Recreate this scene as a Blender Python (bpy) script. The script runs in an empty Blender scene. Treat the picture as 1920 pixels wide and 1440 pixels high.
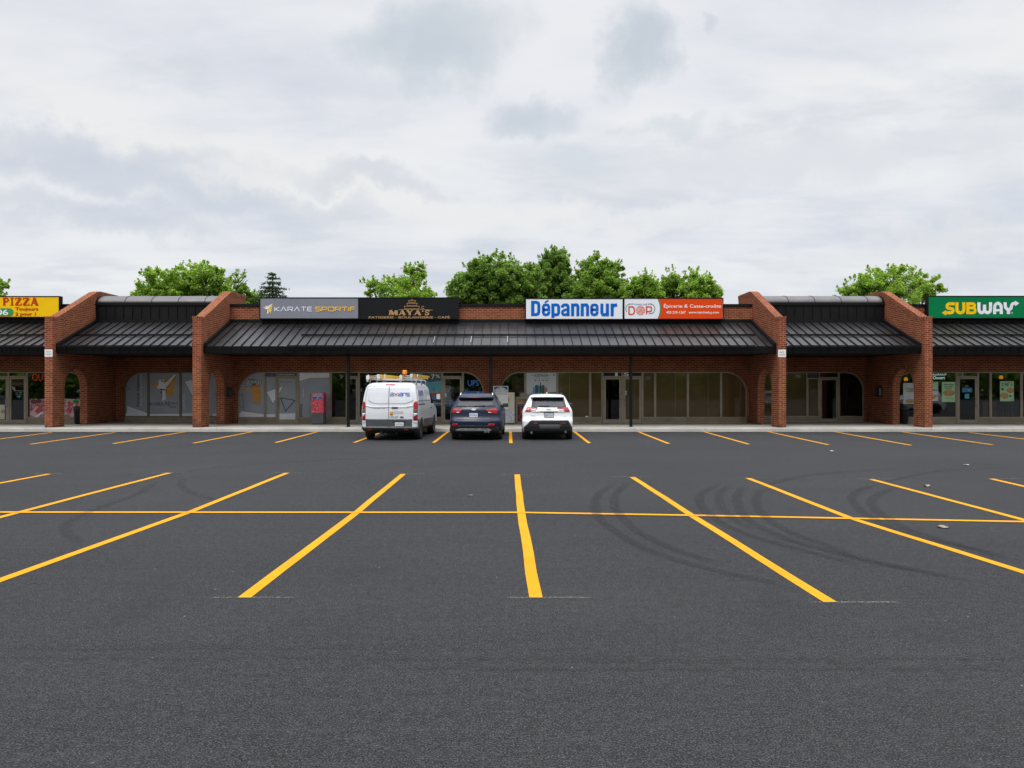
import bpy, bmesh, math, random
from math import radians, sin, cos, pi, sqrt, atan2
from mathutils import Vector, Matrix
from mathutils.bvhtree import BVHTree
from mathutils.geometry import tessellate_polygon

random.seed(11)
scene = bpy.context.scene
COL = scene.collection

# ------------------------------------------------------------------ camera
FOC, VPX, HOR, EYE = 1332.0, 945.0, 730.0, 1.85      # focal length in photo pixels, principal point, eye height
cam_data = bpy.data.cameras.new('camera')
cam = bpy.data.objects.new('camera', cam_data)
COL.objects.link(cam)
cam.location = (0, 0, EYE)
cam.rotation_euler = (radians(90), 0, 0)
cam_data.sensor_width = 36.0
cam_data.lens = 36.0 * FOC / 1920.0
cam_data.shift_x = 15.0 / 1920.0
cam_data.shift_y = 10.0 / 1920.0
cam_data.clip_start = 0.1
cam_data.clip_end = 3000
scene.camera = cam

# ------------------------------------------------------------------ view, world, sun
scene.view_settings.view_transform = 'Standard'
scene.view_settings.look = 'None'
scene.view_settings.exposure = 0.0
scene.view_settings.gamma = 1.0
scene.cycles.max_bounces = 8
scene.cycles.transparent_max_bounces = 16
scene.cycles.caustics_reflective = False
scene.cycles.caustics_refractive = False
SUN_EL, SUN_ROT = radians(58), radians(200)

world = bpy.data.worlds.new('World')
scene.world = world
world.use_nodes = True
wt = world.node_tree
wt.nodes.clear()


def WN(kind, **kw):
    n = wt.nodes.new(kind)
    for k, v in kw.items():
        setattr(n, k, v)
    return n


def wl(a, b):
    wt.links.new(a, b)


def wmath(op, a, b=None, c=None, clamp=False):
    n = WN('ShaderNodeMath', operation=op, use_clamp=clamp)
    for i, v in enumerate((a, b, c)):
        if v is None:
            continue
        if isinstance(v, (int, float)):
            n.inputs[i].default_value = v
        else:
            wl(v, n.inputs[i])
    return n.outputs[0]


def wmix(f, a, b):
    n = WN('ShaderNodeMix', data_type='RGBA')
    n.inputs['Factor'].default_value = 0
    if isinstance(f, (int, float)):
        n.inputs['Factor'].default_value = f
    else:
        wl(f, n.inputs['Factor'])
    for v, s in ((a, 6), (b, 7)):
        if isinstance(v, tuple):
            n.inputs[s].default_value = (*v, 1)
        else:
            wl(v, n.inputs[s])
    return n.outputs[2]


def srgb(r, g, b):
    f = lambda c: (c / 255) / 12.92 if c / 255 <= .04045 else ((c / 255 + .055) / 1.055) ** 2.4
    return (f(r), f(g), f(b))


tc = WN('ShaderNodeTexCoord')
sep = WN('ShaderNodeSeparateXYZ')
wl(tc.outputs['Generated'], sep.inputs[0])
dx, dy, dz = sep.outputs
zc = wmath('MAXIMUM', dz, 0.0)
# cloud deck as a plane overhead: direction / height
den = wmath('ADD', zc, 0.16)
cx, cy = wmath('DIVIDE', dx, den), wmath('DIVIDE', dy, den)
comb = WN('ShaderNodeCombineXYZ')
wl(cx, comb.inputs[0]); wl(cy, comb.inputs[1])


def wnoise(scale_xyz, detail, rough, dist=0.0, rot=0.0, off=(0, 0, 0)):
    m = WN('ShaderNodeMapping')
    m.inputs['Scale'].default_value = scale_xyz
    m.inputs['Rotation'].default_value = (0, 0, rot)
    m.inputs['Location'].default_value = off
    wl(comb.outputs[0], m.inputs['Vector'])
    n = WN('ShaderNodeTexNoise')
    n.inputs['Scale'].default_value = 1
    n.inputs['Detail'].default_value = detail
    n.inputs['Roughness'].default_value = rough
    n.inputs['Distortion'].default_value = dist
    wl(m.outputs[0], n.inputs['Vector'])
    return n


def wramp(val, lo, hi):
    n = WN('ShaderNodeMapRange')
    n.interpolation_type = 'SMOOTHSTEP'
    wl(val, n.inputs[0])
    n.inputs[1].default_value = lo
    n.inputs[2].default_value = hi
    return n.outputs[0]


streak = wnoise((0.75, 1.5, 1), 6, .52, .12, radians(14), (3.1, 1.7, 0))
broad = wnoise((0.5, 0.7, 1), 4, .5, .1, 0, (7.3, 2.2, 0))
fine = wnoise((2.6, 3.4, 1), 7, .56, .1, radians(-10), (1.0, 5.0, 0))
C = 10.0   # cloud radiance is written for a Background strength of 0.1
c_white = tuple(v * C for v in srgb(243, 244, 245))
c_mid = tuple(v * C for v in srgb(227, 230, 238))
c_grey = tuple(v * C for v in srgb(206, 213, 224))
col = wmix(wramp(streak.outputs[0], .40, .62), c_mid, c_white)
col = wmix(wmath('MULTIPLY', wramp(broad.outputs[0], .44, .66), .80), col, c_grey)
col = wmix(wmath('MULTIPLY', wramp(fine.outputs[0], .50, .70), .42), col, c_grey)
fine2 = wnoise((1.7, 3.2, 1), 8, .58, .12, radians(8), (4.0, 8.0, 0))
col = wmix(wmath('MULTIPLY', wramp(fine2.outputs[0], .44, .68), .70), col, c_white)
col = wmix(wmath('MULTIPLY', wramp(fine2.outputs[0], .52, .30), .55), col, c_grey)
# particular dark cloud patches, as directions (tan x, tan z), edges broken up by noise
iy = wmath('DIVIDE', 1.0, wmath('MAXIMUM', dy, 0.05))
u, v = wmath('MULTIPLY', dx, iy), wmath('MULTIPLY', dz, iy)
uvc = WN('ShaderNodeCombineXYZ')
wl(u, uvc.inputs[0]); wl(v, uvc.inputs[1])


def puff(off):
    m = WN('ShaderNodeMapping')
    m.inputs['Location'].default_value = off
    wl(uvc.outputs[0], m.inputs['Vector'])
    n = WN('ShaderNodeTexNoise')
    n.inputs['Scale'].default_value = 8.5
    n.inputs['Detail'].default_value = 6
    n.inputs['Roughness'].default_value = .58
    wl(m.outputs[0], n.inputs['Vector'])
    return n


edge, edge2 = puff((2, 9, 0)), puff((12, 4, 0))
eu = wmath('ADD', u, wmath('MULTIPLY', wmath('SUBTRACT', edge.outputs[0], .5), .20))
ev = wmath('ADD', v, wmath('MULTIPLY', wmath('SUBTRACT', edge2.outputs[0], .5), .15))
front = wmath('GREATER_THAN', dy, 0.05)


def blob(px, py, rx, ry, amt, colour, col, tilt=0.0):
    bu, bv = (px - VPX) / FOC, (HOR - py) / FOC
    du, dv = wmath('SUBTRACT', eu, bu), wmath('SUBTRACT', ev, bv)
    if tilt:
        du2 = wmath('ADD', wmath('MULTIPLY', du, cos(tilt)), wmath('MULTIPLY', dv, sin(tilt)))
        dv = wmath('SUBTRACT', wmath('MULTIPLY', dv, cos(tilt)), wmath('MULTIPLY', du, sin(tilt)))
        du = du2
    a, b = wmath('DIVIDE', du, rx / FOC), wmath('DIVIDE', dv, ry / FOC)
    d = wmath('ADD', wmath('MULTIPLY', a, a), wmath('MULTIPLY', b, b))
    m = wramp(d, 1.9, -0.3)
    m = wmath('MULTIPLY', wmath('MULTIPLY', m, front), amt)
    return wmix(m, col, tuple(x * C for x in srgb(*colour)))


col = blob(420, 300, 420, 50, .75, (243, 243, 241), col, -.30)
col = blob(180, 400, 260, 34, .7, (205, 211, 222), col, -.12)
col = blob(1500, 300, 380, 60, .45, (208, 214, 224), col, .1)
col = blob(1720, 545, 220, 40, .6, (204, 209, 222), col, .2)
col = blob(150, 300, 330, 45, .8, (204, 210, 222), col, -.1)
col = blob(700, 372, 330, 26, .85, (243, 243, 242), col, -.12)
col = blob(690, 345, 140, 26, .6, (205, 212, 222), col, -.1)
col = blob(430, 372, 280, 26, .6, (208, 214, 224), col, -.14)
col = blob(1120, 410, 320, 26, .7, (242, 242, 241), col)
col = blob(1650, 470, 260, 40, .6, (240, 240, 238), col, .15)
col = blob(1000, 90, 360, 220, .7, (242, 243, 246), col)
col = blob(800, 85, 135, 78, .95, (200, 210, 219), col)
col = blob(905, 40, 110, 60, .6, (214, 220, 226), col)
col = blob(1185, 95, 70, 78, .95, (199, 209, 218), col, -.5)
col = blob(1000, 215, 105, 46, .9, (202, 211, 221), col)
col = blob(1260, 235, 60, 24, .6, (212, 220, 227), col)
col = blob(1332, 44, 22, 20, .7, (208, 216, 224), col)
col = blob(1085, 310, 80, 30, .55, (214, 221, 229), col)
# paler towards the horizon, brighter overhead as an overcast sky is
hz = wmath('POWER', wmath('SUBTRACT', 1.0, zc), 9.0)
col = wmix(wmath('MULTIPLY', hz, .75), col, tuple(x * C for x in srgb(228, 231, 236)))
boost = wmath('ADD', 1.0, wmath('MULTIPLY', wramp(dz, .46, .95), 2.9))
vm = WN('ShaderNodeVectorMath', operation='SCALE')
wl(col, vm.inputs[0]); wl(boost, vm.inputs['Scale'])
skyt = WN('ShaderNodeTexSky', sky_type='NISHITA')
skyt.sun_disc = False
skyt.sun_elevation = SUN_EL
skyt.sun_rotation = SUN_ROT
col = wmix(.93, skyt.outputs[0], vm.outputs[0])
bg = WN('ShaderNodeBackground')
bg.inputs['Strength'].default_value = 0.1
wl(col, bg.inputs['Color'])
wo = WN('ShaderNodeOutputWorld')
wl(bg.outputs[0], wo.inputs[0])

sun_data = bpy.data.lights.new('sun', 'SUN')
sun_data.energy = 1.5
sun_data.angle = radians(18)
sun_data.color = (1, .96, .9)
sun = bpy.data.objects.new('sun', sun_data)
COL.objects.link(sun)
sd = Vector((sin(SUN_ROT) * cos(SUN_EL), cos(SUN_ROT) * cos(SUN_EL), sin(SUN_EL)))
sun.rotation_euler = sd.to_track_quat('Z', 'Y').to_euler()

# ------------------------------------------------------------------ materials
MATS = {}


class NT:
    def __init__(s, name):
        s.m = bpy.data.materials.new(name)
        s.m.use_nodes = True
        s.t = s.m.node_tree
        s.b = s.t.nodes['Principled BSDF']
        s.out = s.t.nodes['Material Output']

    def n(s, kind, **kw):
        x = s.t.nodes.new(kind)
        for k, v in kw.items():
            setattr(x, k, v)
        return x

    def l(s, a, b):
        s.t.links.new(a, b)

    def coord(s, kind='Object', scale=(1, 1, 1)):
        c = s.n('ShaderNodeTexCoord')
        m = s.n('ShaderNodeMapping')
        m.inputs['Scale'].default_value = scale
        s.l(c.outputs[kind], m.inputs[0])
        return m.outputs[0]

    def noise(s, vec, scale, detail=4, rough=.55, dist=0):
        x = s.n('ShaderNodeTexNoise')
        x.inputs['Scale'].default_value = scale
        x.inputs['Detail'].default_value = detail
        x.inputs['Roughness'].default_value = rough
        x.inputs['Distortion'].default_value = dist
        s.l(vec, x.inputs['Vector'])
        return x.outputs[0]

    def rng(s, val, a, b, c=0., d=1., smooth=False):
        x = s.n('ShaderNodeMapRange')
        if smooth:
            x.interpolation_type = 'SMOOTHSTEP'
        s.l(val, x.inputs[0])
        for i, q in enumerate((a, b, c, d)):
            x.inputs[i + 1].default_value = q
        return x.outputs[0]

    def mix(s, f, a, b, blend='MIX'):
        x = s.n('ShaderNodeMix', data_type='RGBA', blend_type=blend)
        if isinstance(f, (int, float)):
            x.inputs[0].default_value = f
        else:
            s.l(f, x.inputs[0])
        for q, i in ((a, 6), (b, 7)):
            if isinstance(q, tuple):
                x.inputs[i].default_value = (*q[:3], 1)
            else:
                s.l(q, x.inputs[i])
        return x.outputs[2]

    def math(s, op, a, b=0.):
        x = s.n('ShaderNodeMath', operation=op)
        for i, q in enumerate((a, b)):
            if isinstance(q, (int, float)):
                x.inputs[i].default_value = q
            else:
                s.l(q, x.inputs[i])
        return x.outputs[0]

    def bump(s, h, strength, dist=.01):
        x = s.n('ShaderNodeBump')
        x.inputs['Strength'].default_value = strength
        x.inputs['Distance'].default_value = dist
        s.l(h, x.inputs['Height'])
        s.l(x.outputs[0], s.b.inputs['Normal'])


def simple(name, colour, rough=.6, metal=0., var=.12, vscale=3., coat=0., spec=.5, emit=None, bump=0.):
    q = NT(name)
    q.b.inputs['Roughness'].default_value = rough
    q.b.inputs['Metallic'].default_value = metal
    q.b.inputs['Coat Weight'].default_value = coat
    q.b.inputs['Coat Roughness'].default_value = .03
    q.b.inputs['Specular IOR Level'].default_value = spec
    vec = q.coord()
    nz = q.noise(vec, vscale, 5, .6)
    dark = tuple(c * (1 - var) for c in colour)
    light = tuple(min(1, c * (1 + var)) for c in colour)
    q.l(q.mix(q.rng(nz, .3, .7), dark, light), q.b.inputs['Base Color'])
    if bump:
        q.bump(q.noise(vec, 60, 3), bump, .004)
    if emit:
        q.b.inputs['Emission Color'].default_value = (*emit[:3], 1)
        q.b.inputs['Emission Strength'].default_value = emit[3]
    MATS[name] = q.m
    return q.m


def asphalt():
    q = NT('asphalt')
    vec = q.coord()
    grain = q.noise(vec, 92, 2, .8)
    grain2 = q.noise(vec, 32, 3, .8)
    grain3 = q.noise(vec, 11, 5, .8)
    streak = q.noise(q.coord('Object', (.5, 5, 1)), 1.5, 6, .7)
    stain = q.noise(vec, .55, 6, .65, .6)
    mid = q.noise(vec, 2.2, 5, .6)
    c2 = q.coord('Object', (.12, .9, 1))
    band = q.noise(c2, 1.0, 5, .6)
    big = q.noise(vec, .22, 4, .55)
    base = q.mix(q.rng(big, .35, .65), (.0275, .0272, .0284), (.0375, .0371, .0384))
    base = q.mix(q.math('MULTIPLY', q.rng(band, .45, .65), .5), base, (.023, .0232, .025))
    base = q.mix(q.math('MULTIPLY', q.rng(mid, .4, .7), .35), base, (.038, .038, .040))
    base = q.mix(q.math('MULTIPLY', q.rng(grain, .50, .36), .97), base, (.003, .003, .004))
    base = q.mix(q.math('MULTIPLY', q.rng(grain, .55, .68), .95), base, (.130, .129, .131))
    base = q.mix(q.math('MULTIPLY', q.rng(grain2, .55, .68), .40), base, (.10, .11, .115))
    base = q.mix(q.math('MULTIPLY', q.rng(grain2, .45, .34), .55), base, (.010, .010, .011))
    base = q.mix(q.math('MULTIPLY', q.rng(grain3, .52, .66), .34), base, (.070, .070, .074))
    base = q.mix(q.math('MULTIPLY', q.rng(grain3, .47, .35), .42), base, (.012, .012, .013))
    base = q.mix(q.math('MULTIPLY', q.rng(streak, .50, .68), .16), base, (.054, .054, .057))
    base = q.mix(q.math('MULTIPLY', q.rng(streak, .46, .30), .14), base, (.016, .016, .018))
    base = q.mix(q.math('MULTIPLY', q.rng(stain, .56, .70), .30), base, (.017, .017, .018))
    # sparse pale grit
    vo = q.n('ShaderNodeTexVoronoi')
    vo.inputs['Scale'].default_value = 5.5
    q.l(vec, vo.inputs['Vector'])
    grit = q.math('MULTIPLY', q.math('LESS_THAN', vo.outputs['Distance'], .045), q.math('GREATER_THAN', mid, .53))
    base = q.mix(q.math('MULTIPLY', grit, .7), base, (.30, .29, .27))
    q.l(base, q.b.inputs['Base Color'])
    q.b.inputs['Roughness'].default_value = .85
    q.b.inputs['Specular IOR Level'].default_value = .18
    q.bump(grain, .8, .014)
    return q.m


def line_paint():
    q = NT('yellow_paint')
    vec = q.coord()
    n1 = q.noise(vec, 40, 4, .7)
    n2 = q.noise(vec, 1.6, 4, .6)
    base = q.mix(q.rng(n2, .35, .65), (.61, .262, .003), (.67, .296, .005))
    base = q.mix(q.math('MULTIPLY', q.rng(n1, .60, .72), .45), base, (.40, .22, .03))
    q.l(base, q.b.inputs['Base Color'])
    q.b.inputs['Roughness'].default_value = .7
    q.b.inputs['Specular IOR Level'].default_value = .15
    q.bump(q.noise(vec, 95, 3, .75), .35, .008)
    # worn pinholes and ragged rim
    hole = q.math('LESS_THAN', n1, .705)
    q.l(hole, q.b.inputs['Alpha'])
    return q.m


def mark_mat(name, colour, amount, scale=26, lo=.35, hi=.65):
    q = NT(name)
    vec = q.coord()
    n1 = q.noise(vec, scale, 4, .7)
    q.b.inputs['Base Color'].default_value = (*colour, 1)
    q.b.inputs['Roughness'].default_value = .8
    uv = q.n('ShaderNodeTexCoord')
    s2 = q.n('ShaderNodeSeparateXYZ')
    q.l(uv.outputs['UV'], s2.inputs[0])
    w = q.math('MULTIPLY', q.rng(q.math('ABSOLUTE', q.math('SUBTRACT', s2.outputs[0], .5)), .5, .25, 0, 1, True),
               q.rng(q.math('ABSOLUTE', q.math('SUBTRACT', s2.outputs[1], .5)), .5, .40, 0, 1, True))
    q.l(q.math('MULTIPLY', q.math('MULTIPLY', q.rng(n1, lo, hi), amount), w), q.b.inputs['Alpha'])
    return q.m


def brick(name='brick', dim=1.0, vertical=False):
    q = NT(name)
    uv = q.n('ShaderNodeUVMap')
    m = q.n('ShaderNodeMapping')
    if vertical:
        m.inputs['Rotation'].default_value = (0, 0, pi / 2)
    q.l(uv.outputs[0], m.inputs[0])
    vec = m.outputs[0]
    b = q.n('ShaderNodeTexBrick')
    q.l(vec, b.inputs['Vector'])
    b.inputs['Scale'].default_value = 1
    b.inputs['Brick Width'].default_value = .26
    b.inputs['Row Height'].default_value = .09
    b.inputs['Mortar Size'].default_value = .0095
    b.inputs['Mortar Smooth'].default_value = .15
    b.inputs['Bias'].default_value = -.1
    b.inputs['Color1'].default_value = (.265 * dim, .066 * dim, .032 * dim, 1)
    b.inputs['Color2'].default_value = (.115 * dim, .031 * dim, .018 * dim, 1)
    b.inputs['Mortar'].default_value = (.44 * dim, .245 * dim, .135 * dim, 1)
    n1 = q.noise(vec, 1.3, 5, .6)
    n2 = q.noise(vec, 14, 3, .6)
    mp2 = q.n('ShaderNodeMapping')
    mp2.inputs['Scale'].default_value = (3.0, .35, 1)
    q.l(uv.outputs[0], mp2.inputs[0])
    drip = q.noise(mp2.outputs[0], 1.6, 5, .65)
    c = q.mix(q.math('MULTIPLY', q.rng(n1, .40, .70), .45), b.outputs['Color'], (.13 * dim, .042 * dim, .028 * dim))
    c = q.mix(q.math('MULTIPLY', q.rng(n2, .55, .75), .35), c, (.30 * dim, .105 * dim, .062 * dim))
    c = q.mix(q.math('MULTIPLY', q.rng(drip, .58, .74), .5), c, (.045, .030, .022))
    s_ = q.n('ShaderNodeSeparateXYZ')
    q.l(uv.outputs[0], s_.inputs[0])
    damp = q.math('MULTIPLY', q.rng(s_.outputs[1], 1.0, .15, 0, 1, True), q.rng(q.noise(vec, 2.6, 5, .65), .42, .66))
    c = q.mix(q.math('MULTIPLY', damp, .75), c, (.050, .034, .026))
    q.l(c, q.b.inputs['Base Color'])
    q.b.inputs['Roughness'].default_value = .92
    q.b.inputs['Specular IOR Level'].default_value = .08
    q.bump(q.math('SUBTRACT', 1.0, b.outputs['Fac']), .5, .008)
    return q.m


def roof_metal():
    q = NT('roof_metal')
    vec = q.coord()
    n1 = q.noise(vec, 1.1, 4, .6)
    n2 = q.noise(q.coord('Object', (1, .15, .15)), 5, 4, .6)
    c = q.mix(q.rng(n1, .35, .65), (.006, .0055, .0058), (.015, .0125, .013))
    q.l(c, q.b.inputs['Base Color'])
    q.l(q.rng(n2, .3, .7, .30, .46), q.b.inputs['Roughness'])
    q.b.inputs['Specular IOR Level'].default_value = .55
    q.bump(q.noise(vec, 2.4, 3), .16, .025)
    return q.m


def concrete():
    q = NT('concrete')
    vec = q.coord()
    n1 = q.noise(vec, .8, 5, .6)
    n2 = q.noise(vec, 30, 4, .7)
    n3 = q.noise(q.coord('Object', (1, 4, 6)), 2.0, 5, .65)
    c = q.mix(q.rng(n1, .35, .65), (.34, .325, .29), (.45, .43, .39))
    c = q.mix(q.math('MULTIPLY', q.rng(n2, .55, .7), .4), c, (.24, .23, .21))
    c = q.mix(q.math('MULTIPLY', q.rng(n3, .56, .70), .6), c, (.20, .19, .17))
    q.l(c, q.b.inputs['Base Color'])
    q.b.inputs['Roughness'].default_value = .9
    q.bump(n2, .3, .006)
    return q.m


def glass(name, tint, refl=1.0):
    q = NT(name)
    q.t.nodes.remove(q.b)
    tr = q.n('ShaderNodeBsdfTransparent')
    tr.inputs[0].default_value = (*tint, 1)
    gl = q.n('ShaderNodeBsdfGlossy')
    gl.inputs['Roughness'].default_value = .015
    gl.inputs[0].default_value = (.9, .93, .95, 1)
    vec = q.coord()
    bp = q.n('ShaderNodeBump')
    bp.inputs['Strength'].default_value = .05
    bp.inputs['Distance'].default_value = .01
    q.l(q.noise(vec, 1.2, 2), bp.inputs['Height'])
    q.l(bp.outputs[0], gl.inputs['Normal'])
    fr = q.n('ShaderNodeFresnel')
    fr.inputs[0].default_value = 1.52
    mx = q.n('ShaderNodeMixShader')
    q.l(q.math('MINIMUM', q.math('MULTIPLY', fr.outputs[0], 1.45 * refl), 1.0), mx.inputs[0])
    q.l(tr.outputs[0], mx.inputs[1])
    q.l(gl.outputs[0], mx.inputs[2])
    q.l(mx.outputs[0], q.out.inputs[0])
    return q.m


def leaf_mat(name, a, b, trans):
    q = NT(name)
    g = q.n('ShaderNodeNewGeometry')
    c = q.mix(g.outputs['Random Per Island'], a, b)
    q.l(c, q.b.inputs['Base Color'])
    q.b.inputs['Roughness'].default_value = .55
    q.b.inputs['Specular IOR Level'].default_value = .3
    tl = q.n('ShaderNodeBsdfTranslucent')
    q.l(q.mix(g.outputs['Random Per Island'], trans, tuple(x * 1.4 for x in trans)), tl.inputs[0])
    mx = q.n('ShaderNodeMixShader')
    mx.inputs[0].default_value = .50
    q.l(q.b.outputs[0], mx.inputs[1])
    q.l(tl.outputs[0], mx.inputs[2])
    q.l(mx.outputs[0], q.out.inputs[0])
    return q.m


M = dict(
    asphalt=asphalt(), yellow=line_paint(), brick=brick(), coping=brick('brick_coping', .95, True), roof=roof_metal(), concrete=concrete(),
    chalk=mark_mat('chalk_mark', (.42, .41, .31), .55, 50, .40, .60),
    rubber=mark_mat('rubber_mark', (.006, .006, .007), .44, 9, .12, .80),
    rubber_faint=mark_mat('rubber_mark_faint', (.007, .007, .008), .28, 14, .25, .65),
    glass=glass('window_glass', (.50, .52, .52)), door_glass=glass('door_glass', (.40, .43, .45), .9), 
)
simple('black_metal', (.005, .005, .006), .55, 0, .3, 2, spec=.18)
simple('panel_metal', (.005, .0048, .0052), .5, 0, .3, 2, spec=.2)
simple('cap_metal', (.125, .115, .118), .42, .5, .15, 1.5)
simple('soffit', (.012, .010, .009), .8, 0, .2, 3, spec=.15)
simple('bronze', (.30, .255, .19), .5, .35, .15, 2)
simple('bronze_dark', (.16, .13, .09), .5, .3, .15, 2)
simple('kick', (.26, .205, .135), .6, .1, .2, 2)
simple('brown_film', (.098, .066, .028), .04, 0, .14, .8, spec=.75)
simple('brown_film_seam', (.125, .088, .042), .3, 0, .2, .8)
simple('dark_trim', (.02, .016, .014), .4)
simple('vinyl_grey', (.33, .355, .40), .22, 0, .08, 1.2, spec=.6)
simple('vinyl_tan', (.36, .30, .23), .25, 0, .08, 1.2)
simple('vinyl_white', (.74, .76, .82), .25, 0, .06, 2)
simple('vinyl_black', (.02, .02, .022), .3)
simple('vinyl_midgrey', (.07, .075, .085), .3)
simple('vinyl_orange', (.62, .28, .03), .3)
simple('vinyl_brown', (.10, .030, .014), .4)
simple('interior', (.10, .09, .08), .9, 0, .3, 1)
simple('interior_dark', (.03, .028, .026), .9, 0, .3, 1)
simple('floor_tile', (.14, .12, .10), .5, 0, .25, 1.5)
simple('white', (.78, .78, .79), .5, 0, .04, 3)
simple('paper', (.62, .64, .66), .6, 0, .06, 3)
simple('sign_white', (.72, .74, .78), .35, 0, .03, 2, emit=(.72, .74, .78, .05))
simple('sign_grey', (.215, .222, .262), .6, 0, .06, 1.2, spec=.1)
simple('sign_black', (.004, .0042, .006), .4, 0, .2, 1, spec=.25)
simple('sign_blue', (.002, .122, .50), .6, 0, .05, 2, spec=.1)
simple('sign_orange', (.70, .062, .006), .6, 0, .04, 2, spec=.1)
simple('sign_green', (.0, .175, .055), .6, 0, .05, 2, spec=.1)
simple('dop_green', (.012, .20, .095), .6, spec=.1)
simple('dop_red', (.62, .085, .05), .6, spec=.1)
simple('dop_pink', (.72, .45, .40), .6, spec=.1)
simple('sign_yellow', (.86, .52, .005), .6, 0, .04, 2, spec=.1)
simple('pizza_red', (.48, .045, .008), .6, spec=.1)
simple('pizza_green', (.05, .26, .08), .6, spec=.1)
simple('subway_yellow', (.90, .52, .003), .6, spec=.1)
simple('subway_white', (.78, .76, .85), .6, spec=.1)
simple('gold', (.48, .28, .115), .35, .4)
simple('karate_gold', (.86, .50, .05), .6, spec=.1)
simple('karate_white', (.68, .72, .80), .6, spec=.1)
simple('neon_red', (.5, .02, .02), .4, emit=(1, .06, .06, .6))
simple('neon_blue', (.02, .08, .3), .4, emit=(.06, .20, .75, .28))
simple('neon_white', (.6, .9, .8), .4, emit=(.75, 1, .92, .9))
simple('lamp_orange', (.8, .3, .02), .4, emit=(1, .42, .02, .75))
simple('mail_grey', (.13, .14, .15), .6)
simple('plastic_black', (.012, .012, .013), .5, 0, .2, 4)
simple('plastic_grey', (.075, .08, .085), .55, 0, .15, 4)
simple('tyre', (.011, .011, .011), .8, 0, .2, 8)
simple('rim', (.14, .145, .15), .35, .8)
simple('rim_dark', (.03, .03, .032), .4, .6)
simple('chrome', (.62, .63, .64), .15, 1.)
simple('silver', (.32, .33, .34), .42, .6)
simple('red_lamp', (.30, .004, .009), .3, 0, .3, 9, coat=.08)
simple('clear_lamp', (.62, .60, .60), .15, 0, .1, 9, coat=1)
simple('orange_lamp', (.85, .26, .01), .2, 0, .1, 9, coat=.5, emit=(1, .28, .01, .18))
simple('van_white', (.66, .68, .71), .32, 0, .05, 1.5, coat=.6)
simple('van_grey', (.062, .067, .074), .5, 0, .18, 5)
simple('suv_white', (.76, .77, .78), .25, 0, .03, 1.5, coat=.9)
simple('suv_navy', (.004, .0105, .034), .36, .0, .2, 2, coat=.2, spec=.3)
simple('car_glass', (.012, .013, .016), .06, 0, .1, 2, spec=.5)
simple('car_glass_light', (.05, .052, .06), .1, 0, .25, 2, spec=.45)
simple('plate_white', (.66, .68, .72), .4)
simple('plate_blue', (.03, .06, .22), .5)
simple('logo_blue', (.018, .10, .42), .4)
simple('logo_red', (.60, .04, .05), .4)
simple('ladder_yellow', (.62, .38, .05), .5)
simple('cream', (.62, .57, .43), .5, 0, .08, 3)
simple('ice_blue', (.03, .07, .22), .4)
simple('bark', (.075, .055, .04), .9, 0, .3, 4)
simple('food_red', (.50, .06, .06), .4)
simple('food_tan', (.48, .24, .11), .4)
simple('poster_green', (.42, .66, .36), .4)
simple('poster_dark', (.03, .10, .05), .4)
simple('poster_blue', (.03, .17, .36), .4)
simple('teal', (.05, .33, .40), .4)
simple('wood', (.22, .10, .035), .5)
simple('dark_red', (.10, .014, .012), .5)
simple('tan_text', (.40, .20, .12), .5)


def food_mat(name, cols, scale):
    q = NT(name)
    vec = q.coord()
    vo = q.n('ShaderNodeTexVoronoi')
    vo.inputs['Scale'].default_value = scale
    nz = q.noise(vec, scale * .8, 3)
    vm_ = q.n('ShaderNodeVectorMath', operation='ADD')
    q.l(vec, vm_.inputs[0]); q.l(nz, vm_.inputs[1])
    q.l(vm_.outputs[0], vo.inputs['Vector'])
    cr = q.n('ShaderNodeValToRGB')
    s_ = q.n('ShaderNodeSeparateColor')
    q.l(vo.outputs['Color'], s_.inputs[0])
    q.l(s_.outputs[0], cr.inputs[0])
    cr.color_ramp.interpolation = 'CONSTANT'
    while len(cr.color_ramp.elements) < len(cols):
        cr.color_ramp.elements.new(.5)
    for i, c in enumerate(cols):
        e = cr.color_ramp.elements[i]
        e.position = i / len(cols)
        e.color = (*c, 1)
    q.l(cr.outputs[0], q.b.inputs['Base Color'])
    q.b.inputs['Roughness'].default_value = .3
    MATS[name] = q.m


food_mat('food_print', [(.30, .03, .03), (.45, .16, .20), (.55, .40, .42), (.22, .05, .03), (.48, .10, .14), (.30, .16, .34)], 9)
food_mat('fruit_print', [(.50, .03, .10), (.60, .55, .52), (.08, .25, .06), (.52, .10, .16), (.58, .46, .50)], 8)
food_mat('mail_red', [(.66, .008, .035), (.70, .012, .045), (.74, .012, .05), (.52, .005, .05), (.85, .50, .54)], 26)
food_mat('ice_print', [(.60, .62, .66), (.70, .71, .74), (.35, .37, .42), (.66, .67, .72)], 14)
food_mat('sandwich_print', [(.50, .22, .06), (.60, .33, .10), (.36, .10, .03), (.28, .32, .06), (.62, .45, .25)], 22)
M.update(MATS)
M['leaf_bright'] = leaf_mat('leaf_bright', (.092, .168, .022), (.178, .270, .042), (.42, .62, .08))
M['leaf_dark'] = leaf_mat('leaf_dark', (.064, .126, .024), (.128, .212, .040), (.30, .46, .07))
M['leaf_mid'] = leaf_mat('leaf_mid', (.078, .152, .021), (.158, .250, .038), (.33, .51, .065))
M['needle'] = leaf_mat('needle', (.030, .055, .028), (.060, .098, .045), (.05, .09, .03))


# ------------------------------------------------------------------ building helpers
def wx(px, d):
    return (px - VPX) * d / FOC


def wz(py, d):
    return EYE - (py - HOR) * d / FOC


def gy(py):
    return EYE * FOC / (py - HOR)


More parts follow.
